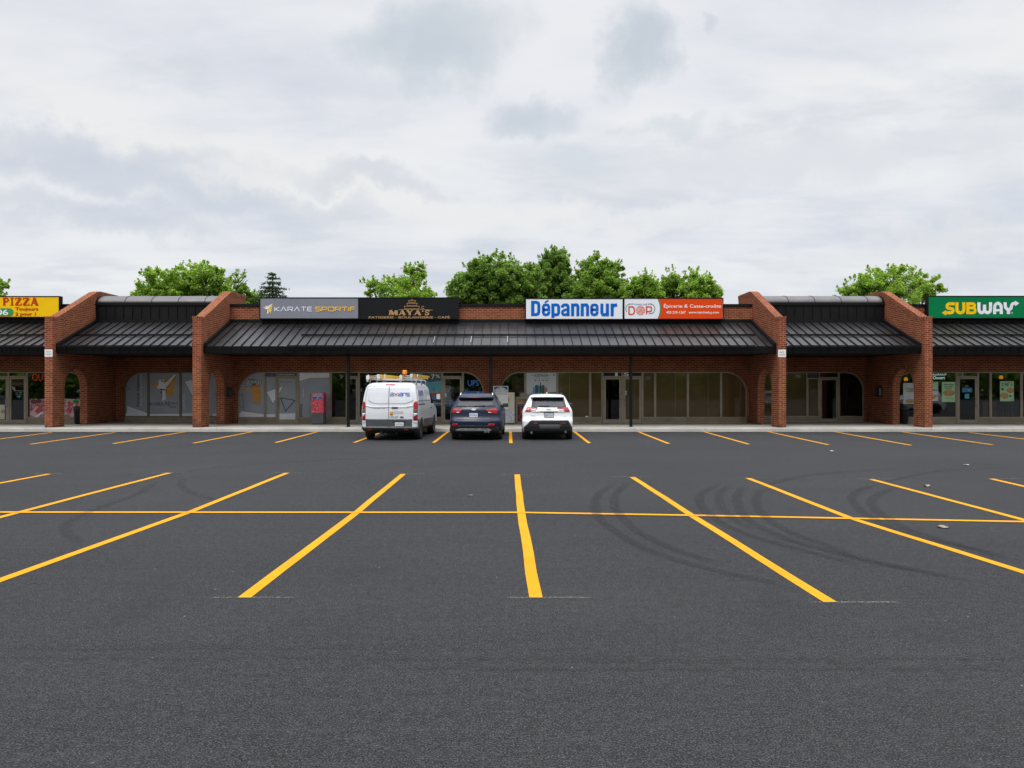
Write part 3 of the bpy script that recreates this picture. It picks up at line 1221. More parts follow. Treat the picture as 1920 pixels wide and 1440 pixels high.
def door(d, x0, x1, zt, z_trans, pane='door_glass', handle='L', stile=.085, transom='glass', backing=None):
    """door leaf in its frame with a transom above: frame > leaf, pane, handle"""
    fr = MB('bronze')
    fr.box(x0, x0 + .045, d + .06, d + .16, WALK_Z, zt - .002)
    fr.box(x1 - .045, x1, d + .06, d + .16, WALK_Z, zt - .002)
    fr.box(x0 + .045, x1 - .045, d + .06, d + .16, z_trans - .03, z_trans + .03)
    fr.box(x0 + .045, x1 - .045, d + .06, d + .16, zt - .05, zt - .002)
    fr.box(x0 + .045, x1 - .045, d + .05, d + .16, WALK_Z, WALK_Z + .02)
    w = fr.build('shop_door', mall)
    tp = MB(transom)
    tp.flat([(x0 + .045, z_trans + .03), (x1 - .045, z_trans + .03), (x1 - .045, zt - .05), (x0 + .045, zt - .05)], d + .11)
    tp.build('transom_pane', w)
    lf = MB('bronze')
    a, b, lo, hi = x0 + .055, x1 - .055, WALK_Z + .03, z_trans - .04
    lf.box(a, a + stile, d + .07, d + .12, lo, hi)
    lf.box(b - stile, b, d + .07, d + .12, lo, hi)
    lf.box(a + stile, b - stile, d + .07, d + .12, hi - stile, hi)
    lf.box(a + stile, b - stile, d + .07, d + .12, lo, lo + stile * 1.7)
    lf.build('door_leaf', w)
    pb = MB(pane)
    pb.flat([(a + stile, lo + stile * 1.7), (b - stile, lo + stile * 1.7), (b - stile, hi - stile), (a + stile, hi - stile)], d + .095)
    pb.build('pane', w)
    if backing:
        pb = MB(backing)
        pb.flat([(a + stile, lo + stile * 1.7), (b - stile, lo + stile * 1.7), (b - stile, hi - stile), (a + stile, hi - stile)], d + .125)
        pb.build('window_film', w)
    hd = MB('silver')
    hx = a + stile / 2 if handle == 'L' else b - stile / 2
    hd.tube([(hx, d + .07, 1.0), (hx, d + .0, 1.04), (hx, d + .0, 1.36), (hx, d + .07, 1.4)], .014, 8)
    hd.build('handle', w)
    return w


ZT = wz(706, D_SHOP)          # transom bar height
# karate school, main range
wa = window(D_SHOP, OPEN_L[0], XO(496), ZH, 'vinyl_grey', 1.15, 'L')
wb = window(D_SHOP, XO(496), XO(517.5), ZH - .24, 'vinyl_grey')
tb = MB('bronze', 'vinyl_midgrey')
tb.box(XO(496), XO(517.5), D_SHOP + .07, D_SHOP + .15, ZH - .05, ZH - .002)
tb.box(XO(496), XO(517.5), D_SHOP + .10, D_SHOP + .13, ZH - .238, ZH - .052, 1)
tb.build('transom_panel', mall)
wd = door(D_SHOP, XO(517.5), XO(558), ZH, ZT, 'vinyl_grey', 'L', transom='vinyl_midgrey')
wc = window(D_SHOP, XO(558), XO(619), ZH, 'vinyl_grey')
# bakery
window(D_SHOP, XO(619), XO(650), ZH)
door(D_SHOP, XO(650), XO(672), ZH, ZT, handle='R')
window(D_SHOP, XO(672), XO(722), ZH)
window(D_SHOP, XO(722), XO(772), ZH)
window(D_SHOP, XO(772), XO(829), ZH)
dups = door(D_SHOP, XO(829), XO(867.5), ZH, ZT, handle='L')
wu = window(D_SHOP, XO(867.5), OPEN_L[1], ZH, 'glass', 1.0, 'R')
# convenience store and the vacant unit
wr = window(D_SHOP, OPEN_R[0], XO(985), ZH, 'glass', 1.0, 'L')
window(D_SHOP, XO(985), XO(1045), ZH)
w1 = window(D_SHOP, XO(1045), XO(1107), ZH, 'brown_film')
w2 = window(D_SHOP, XO(1107), XO(1130), ZH, 'brown_film')
d1 = door(D_SHOP, XO(1130.5), XO(1167.5), ZH, ZT, 'door_glass', 'R', .10, 'sign_black')
d2 = door(D_SHOP, XO(1167.5), XO(1205), ZH, ZT, 'brown_film', 'L', .10, 'sign_black')
w3 = window(D_SHOP, XO(1205), XO(1229), ZH, 'brown_film')
w4 = window(D_SHOP, XO(1229), XO(1290.5), ZH, 'brown_film')
w5 = window(D_SHOP, XO(1290.5), XO(1353), ZH, 'brown_film')
w6 = window(D_SHOP, XO(1353), OPEN_R[1], ZH, 'brown_film', 1.05, 'R')
for w, px in ((w1, 1068), (w4, 1267), (w5, 1329), (w6, 1390)):
    s_ = MB('brown_film_seam')
    s_.flat([(XO(px) - .02, KICK(0) + .06), (XO(px) + .02, KICK(0) + .06), (XO(px) + .02, ZH - .09), (XO(px) - .02, ZH - .09)], D_SHOP + .111)
    s_.build('film_seam', w)
# recessed karate windows
XA = lambda px: wx(px, D_REC)
ra = window(D_REC, OPEN_A[0], XA(276.5), ZR, 'vinyl_grey', .9, 'L', frame='bronze_dark')
rb = window(D_REC, XA(276.5), XA(337), ZR, 'vinyl_grey', frame='bronze_dark')
rc = window(D_REC, XA(337), XA(372), ZR, 'vinyl_grey', frame='bronze_dark')
rd = window(D_REC, XA(372), OPEN_A[1], ZR, 'vinyl_grey', .9, 'R', frame='bronze_dark')
# recessed vacant unit on the other side
window(D_REC, OPEN_B[0], XA(1515), ZR, 'brown_film', .9, 'L')
window(D_REC, XA(1515), XA(1537), ZR - .30, 'brown_film')
tb = MB('bronze', 'dark_trim')
tb.box(XA(1515), XA(1537), D_REC + .07, D_REC + .15, ZR - .05, ZR - .002)
tb.box(XA(1515), XA(1537), D_REC + .10, D_REC + .13, ZR - .298, ZR - .052, 1)
tb.build('transom_panel', mall)
door(D_REC, XA(1537), XA(1574), ZR, wz(708, D_REC), handle='L')
window(D_REC, XA(1574), OPEN_B[1], ZR, 'glass', .9, 'R')
# pizzeria
for a, b in ((OPEN_P[0], -29.5), (-29.5, -26.0)):
    window(D_SHOP, a, b, ZH)
pd = door(D_SHOP, -26.0, XO(14), ZH, ZT, handle='R')
pe = door(D_SHOP, XO(14), XO(48), ZH, ZT, handle='L')
pw_ = window(D_SHOP, XO(48), OPEN_P[1], ZH, 'glass', 1.0, 'R')
# sandwich shop
sw = window(D_SHOP, OPEN_S[0], XO(1796), ZH, 'glass', 1.0, 'L')
sdoor = door(D_SHOP, XO(1796), XO(1835.5), ZH, ZT, handle='R')
window(D_SHOP, XO(1835.5), XO(1859.5), ZH)
window(D_SHOP, XO(1859.5), XO(1917.5), ZH)
for a, b in ((XO(1917.5), 29.0), (29.0, OPEN_S[1])):
    window(D_SHOP, a, b, ZH)


# ---- lettering and vinyl on the glass
def px_poly(pts, d):
    return [(wx(a, d), wz(b, d)) for a, b in pts]


def decal(parent, d, name='window_vinyl'):
    """returns a function that lays shapes (photo coordinates at depth d) on the outside of the pane of `parent`"""
    return Decal(parent, d)


class Decal:
    """printed shapes on a flat face, given in photo coordinates at depth d; every element becomes its own small object"""

    def __init__(s, parent, d, face=.115, name='print'):
        s.p, s.d, s.y, s.name = parent, d, d + face - .004, name
        s.ops = []
        s.cur = None
        s.step = 0

    def begin(s, name):
        s.cur = [name, MB(), []]
        s.ops.append(s.cur)

    def end(s):
        s.cur = None

    def _op(s, name, m):
        op = s.cur
        if op is None:
            op = [name, MB(), []]
            s.ops.append(op)
        if m not in op[2]:
            op[2].append(m)
            op[1].mats.append(M[m])
        s.step += 1
        return op[1], s.y - s.step * .0005, op[2].index(m)

    def poly(s, pts, m):
        mb, y, mi = s._op('printed_shape', m)
        mb.flat(px_poly(pts, s.d), y, mi)

    def line(s, pts, w, m, closed=False):
        mb, y, mi = s._op('printed_line', m)
        mb.stroke(px_poly(pts, s.d), w * s.d / FOC, y, mi, closed)

    def disc(s, px, py, rx, ry, m):
        k = s.d / FOC
        mb, y, mi = s._op('printed_shape', m)
        mb.disc(wx(px, s.d), wz(py, s.d), rx * k, ry * k, y, mi)

    def text(s, t, x0, y0, x1, y1, m, bold=0., turn=0):
        mb, y, mi = s._op('lettering', m)
        mb.text(t, wx(x0, s.d), wx(x1, s.d), wz(y1, s.d), wz(y0, s.d), y, mi, bold, turn)

    def glyphs(s, word, x0, y0, x1, y1, w, m, gap=.22):
        """line-built capitals; word may hold the letters of GLYPH"""
        tot = sum(GLYPH[c][0] for c in word) + gap * (len(word) - 1)
        sc = (x1 - x0 - w) / tot
        cx_ = x0 + w / 2
        own = s.cur is None
        if own:
            s.begin('lettering')
        for c in word:
            gw, strokes = GLYPH[c]
            for st in strokes:
                s.line([(cx_ + u_ * sc, y1 - w / 2 - v_ * (y1 - y0 - w)) for u_, v_ in st], w, m)
            cx_ += (gw + gap) * sc
        if own:
            s.end()

    def done(s):
        return [mb.build(name, s.p) for name, mb, _ in s.ops]


def arcpts(cx_, cy_, rx, ry, a0, a1, n=8):
    return [(cx_ + rx * cos(radians(a0 + (a1 - a0) * k / n)), cy_ + ry * sin(radians(a0 + (a1 - a0) * k / n))) for k in range(n + 1)]


GLYPH = {
    'K': (.8, [[(0, 0), (0, 1)], [(.8, 1), (.12, .5), (.8, 0)]]),
    'A': (1.0, [[(0, 0), (.5, 1), (1, 0)]]),
    'R': (.85, [[(0, 0), (0, 1), (.7, 1), (.85, .88), (.85, .55), (.7, .43), (.12, .43)], [(.5, .43), (.85, 0)]]),
    'T': (.85, [[(0, 1), (.85, 1)], [(.425, .9), (.425, 0)]]),
    'E': (.75, [[(.75, 1), (.1, 1), (0, .9), (0, .1), (.1, 0), (.75, 0)], [(.08, .5), (.7, .5)]]),
    'S': (.85, [[(.85, 1), (.12, 1), (0, .88), (0, .6), (.12, .52), (.73, .48), (.85, .4), (.85, .12), (.73, 0), (0, 0)]]),
    'P': (.85, [[(0, 0), (0, 1), (.75, 1), (.85, .9), (.85, .48), (.75, .38), (.1, .38)]]),
    'O': (.95, [[(.12, 0), (0, .12), (0, .88), (.12, 1), (.83, 1), (.95, .88), (.95, .12), (.83, 0), (.12, 0)]]),
    'I': (.05, [[(.02, 0), (.02, 1)]]),
    'F': (.72, [[(0, 0), (0, .9), (.1, 1), (.72, 1)], [(.08, .5), (.65, .5)]]),
    'a': (.8, [[(.06, 1), (.7, 1), (.8, .9), (.8, 0)], [(.75, .52), (.1, .52), (0, .42), (0, .1), (.1, 0), (.74, 0)]]),
    'x': (.9, [[(0, 0), (.9, 1)], [(0, 1), (.9, 0)]]),
    'i': (.05, [[(.02, 0), (.02, 1)]]),
    'n': (.8, [[(0, 0), (0, .9), (.1, 1), (.7, 1), (.8, .9), (.8, 0)]]),
    's': (.78, [[(.78, 1), (.1, 1), (0, .9), (0, .6), (.1, .52), (.68, .48), (.78, .4), (.78, .1), (.68, 0), (0, 0)]]),
    'D': (.85, [[(0, 0), (0, 1), (.5, 1), (.75, .88), (.85, .65), (.85, .35), (.75, .12), (.5, 0), (0, 0)]]),
}


def karateka(dc, x, y, s, white='vinyl_white', back='vinyl_orange', ink='vinyl_black'):
    """high-kick figure before an orange shape; (x, y) is the foot, s the height in photo pixels"""
    P = lambda pts: [(x + a * s, y - b * s) for a, b in pts]
    dc.begin('figure_print')
    dc.poly(P([(-.48, .62), (.48, .98), (.32, .10), (.02, .30), (-.10, .46)]), back)
    dc.poly(P([(-.06, 0), (.08, .06), (.06, .34), (.10, .50), (.46, .97), (.40, 1.0), (.02, .64), (-.06, .70), (-.12, .82), (-.18, .80), (-.20, .60), (-.26, .52), (-.14, .40), (-.06, .36)]), white)
    dc.disc(x - .03 * s, y - .73 * s, .065 * s, .08 * s, white)
    dc.line(P([(.07, .36), (.12, .50), (.46, .93)]), .022 * s, ink)
    dc.line(P([(-.16, .44), (.06, .42)]), .045 * s, ink)
    dc.line(P([(-.06, .42), (-.12, .28)]), .035 * s, ink)
    dc.line(P([(-.10, .76), (.04, .74)]), .03 * s, ink)
    dc.line(P([(-.06, .34), (-.07, .12)]), .02 * s, ink)
    dc.end()


dc = Decal(wa, D_SHOP)
dc.poly([(447, 776), (452, 771), (495, 777), (495, 783), (447, 783)], 'vinyl_white')
dc.poly([(447, 776.5), (452, 771.5), (452, 769), (495, 775), (495, 777), (452, 771.2)], 'vinyl_tan')
dc.poly([(470, 722), (487, 718), (487, 757), (474, 755)], 'vinyl_orange')
dc.poly([(450, 730), (461, 725), (459, 735)], 'vinyl_orange')
dc.poly([(468, 752), (488, 752), (486, 760), (478, 759)], 'vinyl_tan')
dc.text('CAMP', 448.5, 712.5, 489, 724.5, 'vinyl_black', .05)
dc.text('CAMP', 449.5, 713.3, 488, 723.7, 'vinyl_white', -.004)
dc.line([(445.5, 742), (453, 739.5), (455.5, 766), (446, 759)], .9, 'vinyl_midgrey')
dc.poly([(463, 712), (477, 712), (477, 710.6), (463, 710.6)], 'vinyl_midgrey')
dc.done()
dc = Decal(wb, D_SHOP)
dc.poly([(497.5, 777), (516, 776.5), (516, 783), (497.5, 783)], 'vinyl_white')
dc.poly([(498, 734.5), (515.8, 728.5), (515.8, 748), (510.5, 757)], 'vinyl_white')
dc.line([(515.8, 728.2), (497.6, 734.5), (510.5, 758), (516, 747.8)], .8, 'vinyl_black')
dc.done()
dc = Decal(wd, D_SHOP, .09)
dc.poly([(523, 775.5), (552.5, 775), (552.5, 786.5), (523, 786.5)], 'vinyl_white')
dc.poly([(522.5, 726.5), (531, 723.7), (522.5, 738.5)], 'vinyl_white')
dc.line([(522.5, 726.6), (531, 723.7), (522.5, 739)], .8, 'vinyl_black')
dc.line([(525, 745.7), (552.3, 750.8), (534.5, 770.8)], 1.8, 'vinyl_midgrey', True)
dc.text('ADULTES & ENFANTS', 524, 715, 551, 717.5, 'vinyl_midgrey')
dc.y = D_SHOP + .105
dc.text('KARATÉ SPORTIF', 520.5, 700.5, 551, 703.5, 'vinyl_white', .01)
dc.done()
dc = Decal(wc, D_SHOP)
dc.poly([(560, 699), (617, 699), (617, 708), (580, 708.5), (560, 714.5)], 'vinyl_white')
dc.poly([(560, 714.5), (580, 708.5), (617, 708), (617, 709.5), (580, 710.5), (560, 715.5)], 'vinyl_tan')
dc.text('Volonté', 560.5, 757, 567, 783, 'vinyl_black', .02, -1)
dc.text('Honneur', 567, 729, 569.5, 745, 'vinyl_white', .0, -1)
dc.text('Persévérance', 580.5, 737, 583, 751, 'vinyl_midgrey', .0, -1)
dc.text('Respect', 579, 764, 581.5, 782, 'vinyl_midgrey', .0, -1)
dc.done()
dc = Decal(ra, D_REC)
dc.poly([(231.5, 775), (236, 775), (236, 761), (275, 775), (275, 781.5), (231.5, 781.5)], 'vinyl_white')
dc.poly([(231.5, 775), (236, 775), (236, 762), (234, 766), (231.5, 768)], 'vinyl_tan')
dc.line([(230.5, 722), (243.5, 728.5), (230.5, 733)], .9, 'vinyl_black')
dc.text('Notre mission', 253.5, 703, 259.5, 762, 'vinyl_black', .012, 1)
dc.text('VOIR L\'EXCELLENCE', 260.5, 703, 264, 762, 'vinyl_white', 0, 1)
dc.done()
dc = Decal(rb, D_REC)
dc.poly([(278, 776), (335.5, 776), (335.5, 781.5), (278, 781.5)], 'vinyl_white')
dc.poly([(278, 774), (335.5, 773.5), (335.5, 776), (278, 776)], 'vinyl_tan')
karateka(dc, 305, 752, 50)
dc.glyphs('KARATE', 279, 754.5, 318, 761, 1.0, 'vinyl_black')
dc.line([(315, 753.6), (317, 752.4)], .8, 'vinyl_black')
dc.text('SPORTIF', 319, 755, 332, 758, 'vinyl_midgrey', .01)
dc.text('école', 317, 760.5, 328, 765, 'vinyl_midgrey')
dc.done()
dc = Decal(rc, D_REC)
dc.poly([(338.5, 775.5), (359, 775.5), (359, 781.5), (338.5, 781.5)], 'vinyl_white')
dc.line([(338, 708.3), (371, 708.3)], .6, 'vinyl_black')
dc.poly([(343.5, 715.5), (362, 710), (362, 748), (357, 740)], 'vinyl_white')
dc.line([(362, 710), (343.5, 715.3), (362, 749)], .9, 'vinyl_black')
dc.text('CONTRÔLE', 340.5, 738, 344.5, 768.5, 'vinyl_white', .005, 1)
dc.done()
dc = Decal(rd, D_REC)
dc.poly([(397, 776), (411, 774), (411, 781.5), (397, 781.5)], 'vinyl_white')
dc.poly([(400, 727), (413, 725), (416, 740), (404, 737)], 'vinyl_orange')
dc.line([(402, 738), (405, 742), (409, 737)], .9, 'vinyl_black')
dc.line([(405, 742), (411, 747)], .9, 'vinyl_black')
dc.done()
dc = Decal(pe, D_SHOP, .09)
dc.text('Pizza', 21, 724, 26, 731, 'paper')
dc.text('Heures d\'ouverture', 24, 731, 42, 733.5, 'paper')
dc.text('Lun - Mer', 27, 735, 39, 737, 'paper')
dc.text('Jeu - Sam', 27, 738.5, 39, 740.5, 'paper')
dc.poly([(20, 717), (44, 717), (44, 721.5), (20, 721.5)], 'dark_red')
dc.poly([(29, 742), (37, 742), (35, 745.5), (31, 745.5)], 'teal')
dc.done()
dc = Decal(pd, D_SHOP, .09)
dc.poly([(-14, 759), (6.5, 759), (6.5, 786), (-14, 786)], 'cream')
dc.disc(4.8 - 2, 771.5, 3.6, 4, 'vinyl_black')
dc.disc(4.8 - 2, 771.5, 2.9, 3.3, 'cream')
dc.disc(4.8 - 2, 771.5, 1.5, 1.7, 'vinyl_black')
dc.done()
dc = Decal(pw_, D_SHOP)
dc.poly([(53, 748), (94, 748), (94, 784), (53, 784)], 'food_print')
dc.poly([(94.2, 748), (163, 748), (163, 783), (94.2, 783)], 'fruit_print')
dc.disc(72, 767, 6, 7, 'food_red')
for ax, ay, rx, ry, mm in ((60, 753, 6, 4, 'dark_red'), (70, 752, 5, 4, 'dark_red'), (128, 757, 4, 4, 'food_red'), (128, 768, 5, 5, 'food_red'), (138, 766, 4, 5, 'food_red'), (139, 753, 5, 4, 'pizza_green'), (151, 757, 5, 6, 'dop_pink'), (60, 776, 6, 4, 'dop_pink')):
    dc.disc(ax, ay, rx, ry, mm)
dc.poly([(53.5, 774), (66, 762), (70, 762), (54, 780)], 'dop_pink')
dc.poly([(58, 783), (74, 773), (80, 772), (66, 784)], 'vinyl_white')
dc.done()
dc = Decal(wu, D_SHOP)
dc.text('UPS', 877, 713, 897, 723.5, 'neon_blue', -.012)
dc.text('Dépanneur', 868.5, 731, 906.5, 740.5, 'neon_blue')
dc.done()
dc = Decal(dups, D_SHOP, .09)
dc.text('UPS', 841.5, 752.5, 853, 760, 'neon_blue', -.012)
dc.poly([(833, 737), (836.5, 737), (836.5, 744), (833, 744)], 'vinyl_white')
dc.done()
dc = Decal(d1, D_SHOP, .055)
dc.text('1', 1153.5, 698.6, 1158.8, 705.2, 'white', .02)
dc.done()
dc = Decal(d2, D_SHOP, .055)
dc.text('5', 1169.5, 698.6, 1179.5, 705.2, 'white', .02)
dc.y = D_SHOP + .085
dc.poly([(1170, 730), (1176.3, 730), (1176.3, 745), (1170, 745)], 'vinyl_black')
dc.disc(1173.4, 734.5, 2.2, 2, 'white')
dc.disc(1173.4, 738.8, 2.2, 1.8, 'white')
dc.done()
dc = Decal(w1, D_SHOP)
dc.poly([(1098, 780), (1103.5, 780), (1103.5, 783.2), (1098, 783.2)], 'white')
dc.done()
dc = Decal(w3, D_SHOP)
dc.poly([(1211, 705), (1221, 705), (1221, 712), (1211, 712)], 'vinyl_midgrey')
dc.done()
dc = Decal(sdoor, D_SHOP, .09)
dc.poly([(1806, 727), (1825, 727), (1825, 735.5), (1806, 735.5)], 'poster_blue')
dc.poly([(1816, 729), (1818.5, 732), (1821, 728), (1819, 733.5)], 'vinyl_white')
dc.poly([(1811, 738.5), (1819.5, 738.5), (1819.5, 747.5), (1811, 747.5)], 'teal')
dc.text('2021', 1812, 723, 1818, 725, 'white')
dc.done()

# ------------------------------------------------------------------ shop signs


def sign_box(name, label, px0, py0, px1, py1, face, frame='black_metal', depth=.24, dface=34.38):
    t = thing(name, label, 'sign', (wx((px0 + px1) / 2, dface), dface, wz(py1, dface)), 'shop signs above the canopies')
    x0, x1, z0, z1 = wx(px0, dface), wx(px1, dface), wz(py1, dface), wz(py0, dface)
    cb = MB(frame)
    cb.box(x0, x1, dface + .012, dface + depth, z0, z1)
    e = .045
    cb.box(x0, x1, dface - .012, dface + .012, z1 - e, z1)
    cb.box(x0, x1, dface - .012, dface + .012, z0, z0 + e)
    cb.box(x0, x0 + e, dface - .012, dface + .012, z0 + e, z1 - e)
    cb.box(x1 - e, x1, dface - .012, dface + .012, z0 + e, z1 - e)
    cb.build('sign_cabinet', t)
    fc = MB(face)
    fc.box(x0 + e, x1 - e, dface, dface + .011, z0 + e, z1 - e)
    p = fc.build('sign_face', t)
    d = Decal(p, dface, 0.0)
    return t, d


s1, dc = sign_box('shop_sign', 'grey sign with a kicking figure and white and yellow lettering', 486.5, 557.5, 673.2, 598.5, 'sign_grey')
karateka(dc, 502, 588.5, 19, 'white', 'karate_gold')
dc.glyphs('KARATE', 514.5, 575, 585.5, 584.2, 1.7, 'karate_white', .26)
dc.glyphs('SPORTIF', 590.5, 575, 666, 584.2, 1.8, 'karate_gold', .26)
dc.done()

s2, dc = sign_box('shop_sign', 'black sign with a gold tiered cake drawing and gold serif lettering', 673.3, 557.5, 860, 598.5, 'sign_black')


def serif(dc, ch, x0, y0, x1, y1, m, th=.30):
    """heavy roman capitals built from strokes and foot serifs"""
    w, h = x1 - x0, y1 - y0
    P = lambda a, b: (x0 + a * w, y1 - b * h)
    T = th * w

    def bar(a, b, t):
        dc.line([P(*a), P(*b)], t, m)

    def foot(a, b, half=.17):
        dc.line([P(a - half, b), P(a + half, b)], h * .09, m)
    thin = T * .42
    if ch == 'M':
        bar((.12, 0), (.16, 1), thin); bar((.2, 1), (.5, .1), T); bar((.5, .1), (.8, 1), thin); bar((.82, 1), (.85, 0), T)
        foot(.12, .04, .12); foot(.85, .04, .15); foot(.13, .96, .13); foot(.87, .96, .13)
    elif ch == 'A':
        bar((.15, 0), (.5, 1), thin); bar((.48, 1), (.84, 0), T); bar((.28, .32), (.7, .32), thin * .8)
        foot(.14, .04, .14); foot(.84, .04, .16)
    elif ch == 'Y':
        bar((.18, 1), (.5, .45), T); bar((.82, 1), (.5, .45), thin); bar((.5, .5), (.5, 0), T)
        foot(.5, .04); foot(.18, .96, .16); foot(.82, .96, .14)
    elif ch == 'S':
        dc.line([P(.85, .72), P(.82, .95), P(.45, .97), P(.2, .82), P(.25, .62), P(.7, .42), P(.8, .22), P(.55, .03), P(.2, .06), P(.14, .3)], T * .62, m)
    elif ch == 'P':
        bar((.25, 0), (.25, 1), T); foot(.25, .04, .22); foot(.2, .96, .18)
        dc.line([P(.25, .95), P(.65, .93), P(.85, .73), P(.65, .5), P(.28, .48)], thin * 1.5, m)
    elif ch == 'I':
        bar((.5, 0), (.5, 1), T * 1.3); foot(.5, .04, .42); foot(.5, .96, .42)
    elif ch == 'Z':
        bar((.12, .95), (.85, .95), thin); bar((.85, .98), (.15, .02), T); bar((.12, .05), (.9, .05), thin)
        bar((.13, .97), (.13, .72), thin); bar((.89, .28), (.89, .03), thin)


def serif_word(dc, word, x0, y0, x1, y1, m, widths, th=.3):
    tot = sum(widths)
    cx_ = x0
    dc.begin('lettering')
    for ch, w in zip(word, widths):
        ww = (x1 - x0) * w / tot
        if ch not in " '":
            serif(dc, ch, cx_ + ww * .03, y0, cx_ + ww * .97, y1, m, th)
        elif ch == "'":
            dc.line([(cx_ + ww * .55, y0), (cx_ + ww * .4, y0 + (y1 - y0) * .3)], ww * .5, m)
        cx_ += ww
    dc.end()


serif_word(dc, "MAYA'S", 728, 582, 806.5, 590.8, 'gold', [1.25, 1, .95, 1, .35, .75])
dc.text('PATISSERIE · BOULANGERIE · CAFÉ', 691.5, 592, 843.5, 597.2, 'gold', .018)
dc.begin('cake_outline')
for (a, b, y0, y1) in ((765.5, 780, 563.8, 567.2), (762.5, 783, 568.7, 573), (757.5, 787, 574.2, 579)):
    dc.line([(a, y0), (b, y0)], .9, 'gold')
    dc.line([(a + 1, y0 + .4), (a + 1.6, y1)], .7, 'gold')
    dc.line([(b - 1, y0 + .4), (b - 1.6, y1)], .7, 'gold')
    dc.line([(a + 1, y1), (b - 1, y1)], .7, 'gold')
dc.line(arcpts(772.8, 562.3, 1.6, 1.2, 0, 330, 8), .6, 'gold')
dc.line([(748, 581), (760, 580.2), (790, 580.2), (811, 581.6)], .8, 'gold')
dc.line(arcpts(793, 576.5, 2.4, 2.2, 30, 330, 9), 1.0, 'gold')
dc.end()
dc.done()

s3, dc = sign_box('shop_sign', 'white sign with one large blue word in heavy condensed letters', 984.6, 559, 1169, 599.5, 'sign_white')
Q3 = lambda a, b: (980 + a / 4.923, 550 + b / 4.923)


def fat(pts, w=29):
    dc.line([Q3(*p) for p in pts], w / 4.923, 'sign_blue')


dc.begin('lettering')
fat([(93, 69), (93, 211)], 31)
fat([(93, 83), (125, 83), (143, 90), (149, 108), (149, 172), (143, 190), (125, 197), (93, 197)], 28)
for x in (176, 622):                                   # e
    fat([(x + 14, 152), (x + 66, 152), (x + 66, 124), (x + 58, 110), (x + 40, 106), (x + 22, 110), (x + 14, 126), (x + 14, 178), (x + 22, 194), (x + 40, 199), (x + 58, 194), (x + 66, 178), (x + 66, 168)], 26)
fat([(203, 86), (238, 66)], 15)                        # accent
fat([(279, 94), (279, 227)], 29)                       # p
fat([(279, 112), (300, 106), (322, 108), (332, 122), (332, 182), (322, 197), (300, 198), (279, 192)], 27)
fat([(366, 132), (368, 118), (380, 107), (404, 106), (418, 116), (420, 130), (420, 211)], 27)      # a
fat([(420, 146), (384, 156), (368, 168), (366, 182), (374, 196), (392, 199), (420, 186)], 24)
for x in (447, 536):                                   # n
    fat([(x + 14, 94), (x + 14, 211)], 29)
    fat([(x + 14, 114), (x + 36, 106), (x + 54, 107), (x + 63, 120), (x + 63, 211)], 28)
fat([(731, 94), (731, 180), (740, 196), (758, 198), (778, 190)], 28)                               # u
fat([(782, 94), (782, 211)], 29)
fat([(826, 94), (826, 211)], 29)                       # r
fat([(826, 124), (840, 112), (872, 106)], 30)
dc.end()
dc.done()
s4, dc = sign_box('shop_sign', 'half white half orange sign with a green outline and red letters', 1169.2, 558.5, 1356.5, 599.2, 'sign_white')
dc.poly(arcpts(1228, 579, 11, 22, -66, 66, 10) + [(1354.5, 597.3), (1354.5, 560.5)], 'sign_orange')
dc.line(arcpts(1226.5, 579, 12, 23, -51, 51, 12), 2.2, 'dop_green')
dc.text('MARCHÉ', 1190, 568.4, 1213.5, 572.6, 'sign_blue')
dc.line([(1188.5, 570), (1181, 570)] + arcpts(1181, 579, 7.5, 9, 270, 140, 10), 1.3, 'dop_green')
dc.line([(1214.5, 570), (1220, 570)] + arcpts(1220, 579, 7.8, 9, 270, 450, 12) + [(1216, 588)], 1.3, 'dop_green')
dc.glyphs('D', 1178, 574, 1191, 590.8, 2.6, 'dop_red')
dc.glyphs('P', 1211, 574, 1222.5, 590.8, 2.6, 'dop_red')
dc.disc(1201, 582, 8.4, 8.6, 'dop_red')
dc.disc(1201, 582, 7.6, 7.8, 'dop_pink')
for k in range(3):
    dc.line([(1193.6, 580 + k * 2.6), (1208.4, 580 + k * 2.6)], .6, 'dop_red')
dc.line([(1196, 588), (1201, 581), (1206, 588)], .7, 'dop_red')
dc.line([(1195, 577), (1199, 575.5), (1203, 577.5), (1207, 576)], 1.0, 'dop_red')
dc.text('Épicerie & Casse-croûte', 1244.5, 569.2, 1352, 579, 'white', .012)
dc.text('450 239-1367', 1249, 583.2, 1285.5, 588.4, 'white', .012)
dc.text('www.marchedop.com', 1291, 583.2, 1347.5, 589.4, 'white', .012)
dc.done()

s5, dc = sign_box('shop_sign', 'green sign with yellow and white letters ending in arrows', 1739.5, 554.5, 1985, 597.5, 'sign_green')


def P5(u_, v_):
    return 1720 + u_ / 9.6, 540 + v_ / 9.6


def thick(pts, w, m):
    if len(pts) > 3:
        pts = [tuple(p) for p in catmull(pts, 5)]
    dc.line([P5(*p) for p in pts], w / 9.6, m)


